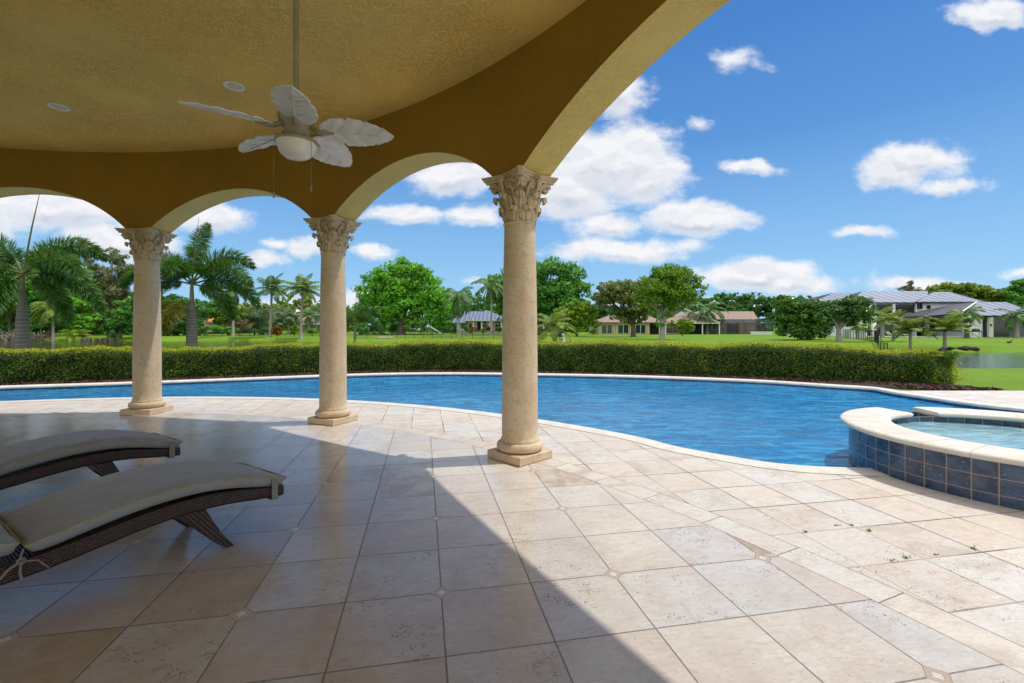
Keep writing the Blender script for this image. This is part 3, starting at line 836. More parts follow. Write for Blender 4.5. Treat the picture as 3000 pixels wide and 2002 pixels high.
# columns ---------------------------------------------------------------
def leaf_strip(b, az, r0, z0, h, wd, curl, lean, seg=9):
    """one acanthus leaf: rises along the bell, then curls outward; lobed outline and a raised rib"""
    ca, sa = math.cos(az), math.sin(az)
    for side in (1,):
        P = []
        for i in range(seg + 1):
            t = i / seg
            if t < .78:
                r = r0 + lean * (t / .78) ** 1.6; z = z0 + h * t / .78 * .93
            else:
                q = (t - .78) / .22
                r = r0 + lean + curl * math.sin(q * math.pi * .62) ; z = z0 + h * (.93 + .07 * math.sin(q * math.pi)) - curl * .95 * q * q
            w = wd * (.62 + .38 * math.sin(min(t * 1.25, 1) * math.pi * .8)) * (1 - .25 * max(t - .8, 0) / .2) * (1 + .13 * math.sin(t * 24))
            row = []
            for j in range(-4, 5):
                s = j / 4
                rr = r + .012 * (1 - abs(s)) - .010 * s * s + (.006 * math.cos(s * 9.5))
                row.append((rr * ca - s * w * sa, rr * sa + s * w * ca, z - .018 * abs(s) ** 2 * (1 if t > .7 else 0)))
            P.append(row)
        b.grid(P)
        P2 = [[(x_ * .955, y_ * .955, z_ - .004) for (x_, y_, z_) in row][::-1] for row in P]
        b.grid(P2)
def spiral(b, c, ax_u, ax_v, rad, th, turns=1.9, n=34):
    pts = []; rr = []
    for i in range(n):
        t = i / (n - 1); a = t * turns * 2 * math.pi
        q = rad * (1 - t * .82)
        pts.append(Vector(c) + Vector(ax_u) * (q * math.cos(a)) + Vector(ax_v) * (q * math.sin(a))); rr.append(th * (1 - .45 * t))
    b.tube(pts, rr, 6)
def make_column(phi, label):
    px_, py_ = pol(phi, 8.44)
    rz_ = -R(phi)
    # the column is a part of the loggia; its pieces are sub-parts
    b = MB(); b.box(-.235, .235, -.235, .235, 0.0, .085, bev=.008)
    col = b.build('column', m_shaft, loggia, (px_, py_, .001), rz=rz_)
    col['label'] = label
    b = MB(); pr = []
    pr.append((.19, .083))
    for k in range(13):
        a = -math.pi / 2 + math.pi * k / 12; pr.append((.190 + .048 * math.cos(a), .135 + .048 * math.sin(a)))
    pr += [(.196, .186), (.196, .198), (.188, .212)]
    for k in range(17):
        t = k / 16; z_ = .222 + (2.36 - .222) * t
        pr.append((.183 - .024 * t ** 1.7 + .002 * math.sin(math.pi * t), z_))
    pr += [(.158, 2.365)]
    for k in range(7):
        a = -math.pi / 2 + math.pi * k / 6; pr.append((.158 + .013 * math.cos(a), 2.378 + .013 * math.sin(a)))
    pr += [(.150, 2.394)]
    b.lathe(pr, 48); b.build('shaft', m_shaft, col, smooth=50)
    b = MB()
    bell = [(.150, 2.385), (.152, 2.45), (.156, 2.52), (.163, 2.60), (.178, 2.68), (.205, 2.735), (.228, 2.775), (.232, 2.792)]
    b.lathe(bell, 32)
    for k in range(8):
        leaf_strip(b, 2 * math.pi * (k + .5) / 8, .160, 2.392, .150, .070, .040, .020)
    for k in range(8):
        leaf_strip(b, 2 * math.pi * k / 8, .157, 2.42, .250, .066, .048, .058)
    # corner volutes (pairs) and smaller inner helices, with the stalks that carry them
    for k in range(4):
        a = math.pi / 4 + k * math.pi / 2; d = Vector((math.cos(a), math.sin(a), 0)); tn = Vector((-math.sin(a), math.cos(a), 0))
        for sgn in (1, -1):
            ax = (d * .83 - tn * sgn * .56).normalized()
            c = d * .268 + tn * (-sgn) * .016 + Vector((0, 0, 2.735))
            c = d * .262 + tn * (sgn * .024) + Vector((0, 0, 2.742))
            u_ = (d * .86 - tn * sgn * .5).normalized()
            spiral(b, c, u_, Vector((0, 0, 1)), .047, .0175)
            b.tube([d * .15 + tn * sgn * .085 + Vector((0, 0, 2.56)), d * .17 + tn * sgn * .075 + Vector((0, 0, 2.66)), d * .21 + tn * sgn * .05 + Vector((0, 0, 2.745)), c + Vector((0, 0, .046))], [.012, .014, .014, .012], 6)
        pass
        a = k * math.pi / 2; d = Vector((math.cos(a), math.sin(a), 0)); tn = Vector((-math.sin(a), math.cos(a), 0))
        for sgn in (1, -1):
            c = d * .222 + tn * sgn * .052 + Vector((0, 0, 2.732))
            spiral(b, c, tn * -sgn, Vector((0, 0, 1)), .036, .0135)
            b.tube([d * .165 + tn * sgn * .095 + Vector((0, 0, 2.58)), d * .19 + tn * sgn * .088 + Vector((0, 0, 2.67)), c + tn * sgn * .034, c + Vector((0, 0, .034))], [.011, .013, .011, .01], 6)
        # central flower on each side of the abacus
        fc = d * .262 + Vector((0, 0, 2.800))
        for q in range(6):
            aa = q * math.pi / 3
            e_ = tn * math.cos(aa) * .026 + Vector((0, 0, math.sin(aa) * .026))
            b.tube([fc + e_ * .3, fc + e_ + d * .012, fc + e_ * 1.35], [.010, .015, .006], 6)
        b.tube([fc - d * .03 + Vector((0, 0, -.01)), fc + d * .026], [.02, .012], 8)
        b.tube([fc + Vector((0, 0, -.02)), fc - d * .02 + Vector((0, 0, -.11)), fc - d * .06 + Vector((0, 0, -.17))], [.012, .018, .012], 6)
    # abacus with four hollowed sides and cut corners
    def abacus(zb, zt_, sc):
        pts = []
        for k in range(4):
            a = k * math.pi / 2; d = Vector((math.cos(a), math.sin(a))); tn = Vector((-math.sin(a), math.cos(a)))
            for j in range(-6, 7):
                s = j / 6; pts.append(d * (.205 + .058 * abs(s) ** 1.8) * sc + tn * s * .236 * sc)
        n_ = len(pts)
        return [(q.x, q.y, zb) for q in pts] + [(q.x * 1.03, q.y * 1.03, zt_) for q in pts], n_
    for zb, zt_, sc in ((2.790, 2.812, .97), (2.814, 2.832, 1.03), (2.834, 2.853, 1.08)):
        vs_, n_ = abacus(zb, zt_, sc)
        b.add(vs_, [tuple(range(n_))[::-1], tuple(range(n_, 2 * n_))] + [(i, (i + 1) % n_, n_ + (i + 1) % n_, n_ + i) for i in range(n_)])
    b.build('capital', m_cap, col, smooth=35)
    return col
make_column(1.4, 'stone column at the left of the photo, nearest to the loungers')
make_column(23.9, 'middle stone column of the three')
make_column(45.7, 'right hand stone column, nearest to the camera')
make_column(-21.0, 'stone column left of the photo')

# recessed lights
m_trim = M('white enamel trim', (.72, .70, .62), (.66, .64, .56), 8, .4)
m_lens = M('frosted lamp lens', (.62, .60, .42), (.5, .48, .33), 8, .3)
for (x_, y_) in ((-5.66, 5.73), (-3.17, 5.235)):
    rr_ = math.hypot(x_ - CX, y_ - CYC); zc = ZC + .10 * (1 - (rr_ / RI) ** 6)
    b = MB(); b.lathe([(.070, .0), (.070, -.004), (.085, -.014), (.108, -.010), (.113, .001), (.100, .006)], 32)
    dl = b.build('downlight', m_trim, loggia, (x_ - CX, y_ - CYC, zc - .001), smooth=50)
    b = MB(); b.lathe([(.001, -.022), (.03, -.021), (.05, -.016), (.064, -.006), (.066, .0)], 24)
    b.build('lens', m_lens, dl, smooth=60)

# ============================================================ CEILING FAN
fan = empty('ceiling_fan', (-1.365, 2.90, 2.56), 'white five blade ceiling fan with leaf shaped blades and a frosted bowl light', 'ceiling fan')
m_fanm = M('aged cream enamel', (.34, .29, .19), (.26, .22, .14), 14, .45)
m_blade = M('white blade plastic', (.66, .66, .66), (.58, .58, .58), 12, .5, .15, 60)
m_bowl = M('frosted white glass bowl', (.72, .68, .62), (.66, .62, .56), 3, .25)
m_metal = M('dull brass chain', (.25, .2, .13), (.18, .15, .1), 20, .4, metallic=.8)
b = MB(); b.tube([(0, 0, .20), (0, 0, 1.57)], .0165, 16); b.lathe([(.075, 1.50), (.07, 1.53), (.045, 1.565), (.02, 1.58)][::-1], 24); b.build('downrod', m_fanm, fan, smooth=50)
b = MB(); b.lathe([(.03, .215), (.055, .205), (.085, .175), (.100, .13), (.102, .085), (.094, .045), (.08, .02), (.068, .0), (.064, -.025), (.060, -.028), (.060, -.05), (.115, -.056), (.124, -.062), (.125, -.074), (.116, -.077)][::-1], 40)
for k in range(10):
    a = 2 * math.pi * k / 10
    b.tube([(.100 * math.cos(a), .100 * math.sin(a), .10), (.106 * math.cos(a + .1), .106 * math.sin(a + .1), .075), (.096 * math.cos(a + .2), .096 * math.sin(a + .2), .045)], .007, 6)
b.build('motor_housing', m_fanm, fan, smooth=45)
b = MB(); b.lathe([(.0, -.168), (.04, -.166), (.072, -.157), (.092, -.140), (.101, -.122), (.109, -.102), (.118, -.084), (.120, -.075)], 40); b.build('light_bowl', m_bowl, fan, smooth=60)
def fan_blade():
    b = MB(); P = []; n = 30; Lb = .47
    for i in range(n + 1):
        t = i / n
        w = .122 * (math.sin(math.pi * min(max(t, 0), 1) ** .80) ** .62) + .004
        if t > .82: w *= 1 - .15 * ((t - .82) / .18)
        row = []
        for j in range(-7, 8):
            s = j / 7
            notch = 0.
            for (tn_, sg) in ((.30, 1), (.52, 1), (.74, 1), (.40, -1), (.64, -1), (.84, -1)):
                if sg * s > .55 and abs(t - tn_) < .022: notch = max(notch, (1 - abs(t - tn_) / .022) * .20)
            ww = w * (1 - notch)
            zr = .008 * (1 - abs(s)) ** 2 * -1 + .003 * math.sin((t * 30 - abs(s) * 5)) * (abs(s) > .12) - .02 * t * t
            row.append((.135 + t * Lb, s * ww, zr))
        P.append(row)
    b.grid(P); b.grid([[(x_, y_, z_ + .007) for (x_, y_, z_) in row][::-1] for row in P])
    rim = [row[0] for row in P] + [row[-1] for row in reversed(P)]
    n2 = len(rim); b.add(rim + [(x_, y_, z_ + .007) for x_, y_, z_ in rim], [(i, (i + 1) % n2, n2 + (i + 1) % n2, n2 + i) for i in range(n2)])
    # midrib and side veins standing proud of the underside
    b.tube([(.16 + t * .40, 0, -.009 - .02 * t * t) for t in (0, .25, .5, .75, 1)], [.006, .005, .004, .003, .0015], 6)
    for t in (.25, .38, .51, .64, .77):
        for sg in (1, -1):
            b.tube([(.135 + t * Lb, 0, -.007 - .02 * t * t), (.135 + (t + .05) * Lb, sg * .035, -.006 - .02 * t * t), (.135 + (t + .13) * Lb, sg * .062, -.003 - .02 * t * t)], [.0028, .002, .001], 5)
    return b
blade_me = None
for k in range(5):
    a = R(6 + 72 * k)
    if blade_me is None:
        o = fan_blade().build('blade', m_blade, fan, smooth=40); blade_me = o.data
    else:
        o = bpy.data.objects.new('blade', blade_me); COL.objects.link(o); o.parent = fan
    o.rotation_mode = 'XYZ'
    o.rotation_euler = (R(-17), 0, a); o.location = (0, 0, .012)
    b = MB(); b.tube([(.09, 0, .02), (.13, 0, -.002), (.17, 0, -.006), (.235, 0, -.010)], [.014, .018, .022, .008], 8)
    q = b.build('blade_arm', m_fanm, o, smooth=50)
for (dx_, dy_, zl) in ((-.115, -.05, -.43), (.118, -.05, -.39)):
    b = MB(); b.tube([(dx_, dy_, -.08), (dx_, dy_, zl + .04)], .0016, 5); b.tube([(dx_, dy_, zl + .04), (dx_, dy_, zl + .035), (dx_, dy_, zl)], [.003, .006, .005], 8)
    b.build('pull_chain', m_metal, fan)

# ============================================================ LOUNGERS
def wicker():
    m, g, p = new_mat('dark woven wicker')
    u = g.node('ShaderNodeUVMap').outputs[0]; ux, uy, _ = g.xyz(u)
    row = g.m('FLOOR', g.m('DIVIDE', uy, .012))
    par = g.m('MULTIPLY', g.m('MODULO', row, 2.), .5)
    fx = g.m('FRACT', g.m('ADD', g.m('DIVIDE', ux, .034), par)); fy = g.m('FRACT', g.m('DIVIDE', uy, .012))
    hx_ = g.m('SINE', g.m('MULTIPLY', fx, math.pi)); hy = g.m('SINE', g.m('MULTIPLY', fy, math.pi))
    h = g.m('MULTIPLY', g.m('POWER', hx_, .5), g.m('POWER', hy, .6))
    n = g.noise(g.obj(), 40., 3)
    col = g.mix(g.rng(n, .3, .7), (.052, .028, .020), (.028, .016, .012))
    col = g.mix(g.rng(h, .45, .1), col, (.008, .005, .004))
    g.L.new(col, p.inputs['Base Color']); p.inputs['Roughness'].default_value = .32
    g.L.new(g.bump(h, .9, .006), p.inputs['Normal'])
    return m
m_wick = wicker()
def cush():
    m, g, p = new_mat('taupe outdoor fabric')
    o = g.obj(); n = g.noise(g.scale(o, (1, 6, 1)), 3., 5, .55, .5); f = g.noise(o, 300., 2)
    col = g.mix(g.rng(n, .3, .7), (.235, .235, .235), (.195, .19, .19))
    g.L.new(col, p.inputs['Base Color']); p.inputs['Roughness'].default_value = .75
    p.inputs['Sheen Weight'].default_value = .25
    wr = g.noise(g.scale(o, (9, 1.3, 3)), 4., 4, .6, .6)
    g.L.new(g.bump(g.m('ADD', g.m('MULTIPLY', wr, 1.), g.m('MULTIPLY', f, .08)), .5, .02), p.inputs['Normal'])
    return m
m_cush = cush()
def piping():
    m, g, p = new_mat('yellow and cream piping')
    x, y, z = g.xyz(g.obj())
    s = g.m('GREATER_THAN', g.m('SINE', g.m('MULTIPLY', x, 52.)), .35)
    g.L.new(g.mix(s, (.30, .25, .05), (.32, .29, .23)), p.inputs['Base Color']); p.inputs['Roughness'].default_value = .7
    return m
m_pipe = piping()
m_strap = M('taupe strap webbing', (.20, .18, .15), (.16, .145, .12), 30, .8)
# side profile along x (0 at the foot end, growing towards the head); heights from the photograph
CUSH = [(0.0, .335), (.12, .365), (.30, .408), (.46, .432), (.62, .436), (.78, .425), (.94, .400), (1.08, .372), (1.18, .352)]
FRB = [(0.0, .222), (.15, .240), (.35, .270), (.55, .280), (.75, .268), (.95, .240), (1.15, .215), (1.35, .215), (1.6, .27), (1.9, .37), (2.05, .43)]
def interp(T, x):
    for (a, b_), (c, d) in zip(T, T[1:]):
        if x <= c: return b_ + (d - b_) * (x - a) / (c - a)
    return T[-1][1]
def smoothp(T): return catmull(T, 6, closed=False)
CU, FB = smoothp(CUSH), smoothp(FRB)
WL = .62
def make_lounger():
    root = bpy.data.objects.new('sun_lounger', None); COL.objects.link(root)
    # wicker frame: two deep side rails and the woven bed between them
    xs = [i * .04 for i in range(52)]
    def rail(y0, y1, name):
        b = MB(); P = []; uvs = []; acc_ = 0.
        for i, x_ in enumerate(xs):
            zb = interp(FB, x_); zt = zb + .072 + .008 * sstep(.1, .5, x_)
            if i: acc_ += .041
            P.append([(x_, y0, zb + .012), (x_, y0 - .004 * (1 if y0 < y1 else -1), zb + .04), (x_, y0, zt - .012), (x_, (y0 * 3 + y1) / 4, zt), (x_, y1, zt - .004), (x_, y1, zb + .008), (x_, (y0 * 3 + y1) / 4, zb)])
            P[-1].append(P[-1][0])
            uvs.append(acc_)
        flip = y0 > y1
        b.grid([r_[::-1] if flip else r_ for r_ in P])
        n_ = len(P[0]); e0 = list(range(n_ - 1)); e1 = [(len(xs) - 1) * n_ + k for k in range(n_ - 1)]
        b.f.append(tuple(e0)); b.f.append(tuple(e1[::-1])); b.mi += [0, 0]
        o = b.build(name, m_wick, root, smooth=60)
        ul = o.data.uv_layers.new(name='UVMap')
        cumj = [0, .03, .062, .078, .11, .18, .21, .225]
        for l in o.data.loops:
            co = o.data.vertices[l.vertex_index].co
            ul.data[l.index].uv = (co.x * 1.02, co.z - interp(FB, co.x) + abs(co.y) * .3 if abs(co.y - y0) > .03 else co.z - interp(FB, co.x))
        return o
    rail(0, .055, 'side_rail'); rail(WL, WL - .055, 'side_rail')
    b = MB(); P = []
    for x_ in xs:
        zt = interp(FB, x_) + .066
        P.append([(x_, .05, zt - .03), (x_, .05, zt), (x_, WL / 2, zt), (x_, WL - .05, zt), (x_, WL - .05, zt - .03), (x_, .05, zt - .03)])
    b.grid(P[1:]); 
    zb = interp(FB, 0); b.box(.0, .05, .05, WL - .05, zb + .004, zb + .076, bev=.012)
    o = b.build('woven_bed', m_wick, root, smooth=40)
    set_uv(o, lambda li, co: (co.y, co.z + co.x * 1.0))
    # panel legs: slanting wicker panels with an arched lower edge and two feet
    for (xt, xf) in ((.46, .29), (1.52, 1.70)):
        b = MB(); P = []; ny = 24; th_ = .045
        zt = interp(FB, xt) + .02
        for k in range(ny + 1):
            y_ = .035 + (WL - .07) * k / ny; q = abs(2 * k / ny - 1)
            low = .0 if q > .86 else .17 * (1 - (q / .86) ** 2.2) ** .55 + .0
            low = max(low, 0.)
            row = []
            for (tt) in (1, .66, .33, 0):
                z_ = low + (zt - low) * tt; s = z_ / zt; x_ = xf + (xt - xf) * s ** .8
                wx = 1 - .12 * s * 0
                row.append((x_, y_, z_))
            P.append(row)
        b.grid(P); b.grid([[(x_ + th_ * (1 if xt < 1 else 1) + .08 * (z_ / zt) * (1 if xt < 1 else -1), y_, z_) for (x_, y_, z_) in r_][::-1] for r_ in P])
        A1 = [r_[3] for r_ in P]; A2 = [(x_ + th_ + .08 * (z_ / zt) * (1 if xt < 1 else -1), y_, z_) for (x_, y_, z_) in A1]
        b.grid([[a_, c_] for a_, c_ in zip(A1, A2)])
        for e_ in (0, -1):
            rowa = P[e_]; rowb = [(x_ + th_ + .08 * (z_ / zt) * (1 if xt < 1 else -1), y_, z_) for (x_, y_, z_) in rowa]
            b.grid([[a_, c_] for a_, c_ in zip(rowa, rowb)])
        o = b.build('panel_leg', m_wick, root, smooth=40)
        set_uv(o, lambda li, co: (co.z * 1.1, co.y + co.x))
    # seat cushion: soft slab following the curve, puffed between seams
    def cushion(name, x0, x1, f, th=.085, w0=.005, w1=WL - .005):
        b = MB(); P = []; n_ = 46; L_ = x1 - x0
        for i in range(n_ + 1):
            t = i / n_; x_ = x0 + L_ * t; e_ = 1 - (abs(2 * t - 1)) ** 16
            zt = f(x_); sl = math.sqrt(max(e_, 0.0)); row = []
            m_ = 20
            for j in range(m_ + 1):
                s = 2 * j / m_ - 1; ed = (1 - abs(s) ** 7)
                puff = .030 * (ed ** .5) * (1 - abs(2 * t - 1) ** 6) + .003 * math.sin(t * 37 + s * 5) * ed
                yy = w0 + (w1 - w0) * (j / m_)
                row.append((x_, yy + (.004 * math.sin(x_ * 60) if j in (0, m_) else 0), zt + puff * 1.0))
            low = []
            for j in range(m_, -1, -1):
                s = 2 * j / m_ - 1; yy = w0 + (w1 - w0) * (j / m_)
                dz = .058 * sl * (1 - abs(s) ** 9 * .0)
                inset = .012 * (1 if abs(s) < 1 else 0)
                low.append((x_, yy + (.012 if j == 0 else -.012 if j == m_ else 0) * 1., zt - dz * (1 if 0 < j < m_ else .93)))
            mid0 = (x_, w0 - .006 + .003 * math.sin(x_ * 75), zt - .028 * sl); mid1 = (x_, w1 + .006, zt - .028 * sl)
            P.append(row + [mid1] + low + [mid0] + [row[0]])
        b.grid(P)
        n2 = len(P[0]) - 1
        b.f.append(tuple(range(n2))); b.f.append(tuple(n_ * (n2 + 1) + k for k in range(n2))[::-1]); b.mi += [0, 0]
        o = b.build(name, m_cush, root, smooth=70)
        b = MB()
        line = [(x0 + .0 + L_ * i / 40, w0 - .002, f(x0 + L_ * i / 40) + .001) for i in range(41)]
        line2 = [(x0 + L_ * i / 40, w1 + .002, f(x0 + L_ * i / 40) + .001) for i in range(41)]
        endl = [(x0 - .004, w0 + (w1 - w0) * k / 8, f(x0) + .001) for k in range(9)]
        b.tube(line[::-1] + endl[1:-1] + line2, .0036, 6); b.build('piping', m_pipe, o, smooth=80)
        return o
    cushion('seat_cushion', -.02, 1.185, lambda x_: interp(CU, max(x_, 0)) )
    def backz(x_): return .375 + (x_ - 1.2) * .10 + .46 * max(x_ - 1.22, 0) ** 1.25
    cushion('back_cushion', 1.2, 1.98, backz)
    # strap round the foot end
    b = MB()
    for yy, sg in ((-.012, 1), (WL + .012, -1)):
        zt = interp(CU, .05); zb = interp(FB, .05)
        b.box(.045, .085, min(yy, yy + .003 * sg), max(yy, yy + .003 * sg), zb - .004, zt + .002)
    zb = interp(FB, .06); b.box(.045, .085, -.012, WL + .012, zb - .010, zb - .006)
    b.build('strap', m_strap, root)
    # knotted tie at the hinge of the cushions
    b = MB(); kx, kz = 1.20, .305
    b.tube([(kx - .01, -.012, kz + .045), (kx, -.02, kz + .02), (kx, -.022, kz)], .004, 6)
    for q in range(5):
        a = q * 1.3; b.tube([(kx + .012 * math.cos(a), -.024 - .008 * math.sin(a * 2), kz + .012 * math.sin(a)), (kx + .014 * math.cos(a + .8), -.034, kz + .012 * math.sin(a + .8)), (kx + .012 * math.cos(a + 1.6), -.024, kz + .014 * math.sin(a + 1.6))], .004, 6)
    b.tube([(kx, -.026, kz), (kx - .05, -.034, kz - .015), (kx - .085, -.036, kz - .062)], [.004, .004, .003], 6)
    b.tube([(kx, -.026, kz), (kx + .004, -.03, kz - .05), (kx - .002, -.03, kz - .082)], [.004, .006, .006], 6)
    b.tube([(kx, -.026, kz), (kx + .04, -.034, kz - .02), (kx + .065, -.034, kz - .05)], [.004, .006, .006], 6)
    b.build('cushion_tie', m_strap, root, smooth=60)
    return root
def copy_tree(o, parent=None):
    c = o.copy(); COL.objects.link(c); c.parent = parent
    for ch in [q for q in bpy.data.objects if q.parent == o]: copy_tree(ch, c)
    return c
lg = make_lounger()
lg_dir = math.atan2(-.835, -.55)        # x axis of the lounger points from foot to head
def put_lounger(o, ax, ay):
    # local y (width) must point away from the camera side
    o.location = (ax, ay, 0); o.rotation_euler = (0, 0, lg_dir); o.scale = (1, -1, 1)
Lu = Vector((-.55, -.835)).normalized()
put_lounger(lg, -1.57 - .126 * Lu.x, 2.91 - .126 * Lu.y)
tag(lg, 'dark wicker sun lounger with taupe cushion, the nearer one with the knotted tie', 'sun lounger', 'sun loungers under the loggia')
lg2 = copy_tree(lg); lg2.location = (lg.location.x - 1.37, lg.location.y + .955, 0)
tag(lg2, 'dark wicker sun lounger with taupe cushion, the farther one beside the left column', 'sun lounger', 'sun loungers under the loggia')

# ============================================================ VEGETATION
def unit(v): return v / (np.linalg.norm(v, axis=-1, keepdims=True) + 1e-9)
def crown_mesh(name, blobs, n, size, mat_, parent, origin, sub=9, fill_=.35, jitter=.9, aspect=.55, flat=.0, up_=.4):
    """leaves clustered on many small clumps spread over the crown's lobes; gaps stay between clumps"""
    bl = np.array(blobs, float); vol = (bl[:, 3] * bl[:, 4] * bl[:, 5]) ** .8; pr = vol / vol.sum()
    ncl = max(int(len(bl) * sub * 1.8), 20)
    bi = rng.choice(len(bl), ncl, p=pr); d = unit(rng.normal(size=(ncl, 3))); d[:, 2] = np.where(rng.random(ncl) < up_, np.abs(d[:, 2]), d[:, 2])
    rad = np.where(rng.random(ncl) < fill_, rng.random(ncl) ** .5 * .8, .78 + .26 * rng.random(ncl))[:, None]
    cc = bl[bi, :3] + d * rad * bl[bi, 3:]
    cr = (bl[bi, 3:].mean(1) * (.24 + .30 * rng.random(ncl)))
    per = rng.choice(ncl, n, p=cr ** 2 / (cr ** 2).sum())
    q = unit(rng.normal(size=(n, 3))) * (rng.random(n) ** .45)[:, None]
    q[:, 2] *= .62 - flat * .3
    c = cc[per] + q * cr[per][:, None]
    nr = unit(q + np.array([0, 0, .5]) + .25 * d[per])
    rn = np.clip(rng.random(n) * .75 + .25 * rng.random(ncl)[per], 0, 1)
    V = leaf_quads(c - np.array(origin), nr, size, jitter, aspect)
    return quads_obj(name, V, mat_, parent, rn)
def limbs(b, base, h, r, blobs, n=7, origin=(0, 0, 0), lean=(0, 0), fork=.35):
    base = Vector(base); o = Vector(origin)
    top = base + Vector((lean[0], lean[1], h * fork))
    b.tube([base - o + Vector((0, 0, -.15)), base - o + Vector((lean[0] * .1, lean[1] * .1, h * fork * .12)), base - o + Vector((lean[0] * .5, lean[1] * .5, h * fork * .55)), top - o], [r * 1.45, r * 1.05, r * .9, r * .8], 10)
    for k in range(n):
        bl = blobs[k % len(blobs)]
        e = Vector((bl[0] + random.uniform(-.4, .4) * bl[3], bl[1] + random.uniform(-.4, .4) * bl[4], bl[2] + random.uniform(-.1, .6) * bl[5]))
        m_ = top.lerp(e, .5) + Vector((random.uniform(-.3, .3), random.uniform(-.3, .3), -.1)) * (e - top).length * .3
        s = top.lerp(base, random.uniform(0, .25))
        b.tube([s - o, s.lerp(m_, .5) - o + Vector((0, 0, .05 * h)), m_ - o, e - o], [r * .55, r * .42, r * .28, r * .09], 7)
        for q in range(3):
            e2 = e + Vector((random.uniform(-1, 1) * bl[3], random.uniform(-1, 1) * bl[4], random.uniform(-.2, .9) * bl[5])) * .7
            b.tube([m_ - o, m_.lerp(e2, .5) - o + Vector((0, 0, .1)), e2 - o], [r * .2, r * .12, r * .04], 5)
def tree(name, label, cat, u, D, blobs_px, leafmat, n=6000, size=.22, r=.25, bark=None, depth=.75, base_v=None, group=None, lean=(0, 0), fork=.35, sub=9, nl=7, fill_=.35, aspect=.55, flat=0., trunk=True, zb=None):
    """blobs_px: crown lobes as (u, v, half width, half height) seen from the patio, set at distance D with depth"""
    x0 = PX(u, D); z0 = gz(x0, D) if zb is None else zb
    bl = []
    for (bu, bv, ru, rv, *dd) in blobs_px:
        dy = (dd[0] if dd else random.uniform(-.35, .35)) * (ru * D / F) * depth
        Dk = D + dy
        bl.append((PX(bu, Dk), Dk, PZ(bv, Dk), ru * Dk / F, ru * Dk / F * depth, rv * Dk / F))
    root = empty(name, (x0, D, z0), label, cat, group)
    if trunk:
        b = MB(); top = max(q[2] for q in bl); limbs(b, (x0, D, z0), max(top - z0, 1), r, bl, nl, (x0, D, z0), lean, fork)
        b.build('trunk', bark or m_bark, root, smooth=80)
    crown_mesh('crown', bl, n, size, leafmat, root, (x0, D, z0), sub, fill_, aspect=aspect, flat=flat)
    return root
T1 = [(1177, 800, 48, 38), (1130, 815, 50, 36), (1105, 850, 52, 36), (1160, 860, 60, 45), (1215, 815, 45, 38), (1245, 850, 55, 40), (1275, 890, 55, 42), (1200, 900, 65, 42), (1110, 900, 55, 38), (1290, 920, 42, 34), (1150, 785, 25, 18), (1240, 800, 28, 18), (1085, 875, 34, 26), (1240, 930, 50, 28), (1085, 815, 26, 20), (1305, 870, 26, 24), (1130, 940, 44, 22), (1215, 950, 40, 16), (1285, 950, 34, 20), (1072, 935, 30, 26)]
tree('banyan_tree', 'huge spreading bright green tree between the middle and right hand columns', 'tree', 1177, 96, T1, L_banyan, 22000, .34, .75, sub=16, nl=14, fork=.22, fill_=.3)
T2 = [(1600, 800, 60, 42), (1540, 815, 60, 45), (1660, 815, 52, 42), (1690, 860, 48, 38), (1620, 865, 75, 45), (1560, 880, 70, 40), (1480, 850, 50, 46), (1460, 880, 42, 40), (1440, 830, 24, 22), (1665, 900, 60, 34), (1520, 780, 40, 24), (1500, 920, 50, 34), (1715, 845, 26, 22), (1620, 935, 50, 24), (1560, 945, 40, 20)]
tree('spreading_tree', 'huge deep green tree half hidden by the right hand column', 'tree', 1580, 92, T2, L_deep, 22000, .33, .7, sub=16, nl=12, fork=.25, fill_=.3)
T3 = [(1800, 838, 48, 16), (1850, 832, 50, 16), (1770, 850, 32, 14)]
tree('rain_tree', 'dark branching tree with a flat tan topped crown before the yellow house', 'tree', 1855, 76, [(1800, 850, 52, 22), (1850, 842, 58, 24), (1890, 855, 40, 26), (1780, 880, 46, 24), (1840, 885, 56, 30), (1885, 900, 40, 34), (1830, 925, 40, 24), (1870, 945, 26, 18), (1765, 860, 24, 14)], L_tan, 11000, .24, .42, m_bark, sub=14, nl=11, fork=.24)
tree('whitewashed_tree', 'bright green tree with a whitewashed trunk on the open lawn', 'tree', 1940, 58, [(1960, 812, 60, 30), (1915, 835, 50, 32), (2005, 830, 48, 30), (2035, 850, 34, 28), (1950, 855, 70, 34), (1900, 875, 40, 26), (1985, 885, 52, 28), (1940, 915, 34, 26), (2045, 870, 26, 18), (1945, 945, 26, 18), (1880, 850, 26, 20), (2000, 790, 26, 14)], leafm('light green leaves', [(0.042, 0.126, 0.011), (0.098, 0.238, 0.017), (0.182, 0.336, 0.025), (0.294, 0.434, 0.042)], nscale=.35), 15000, .17, .33, m_barkpale, sub=15, nl=13, fork=.26)
tree('shrub_tree', 'dense yellow green shrubby tree left of the yellow house', 'tree', 1690, 78, [(1680, 905, 32, 22), (1715, 915, 30, 26), (1650, 925, 34, 24), (1700, 945, 42, 26), (1660, 955, 34, 22), (1730, 950, 24, 26), (1690, 890, 20, 12)], L_lime, 8000, .22, .25, sub=12, fork=.15)
tree('small_tree', 'small young green tree alone on the lawn before the porch', 'tree', 1999, 80, [(2010, 945, 20, 12), (1995, 955, 16, 12), (2022, 958, 14, 12), (2003, 967, 20, 10)], L_lime, 1800, .16, .09, sub=10, fork=.3)
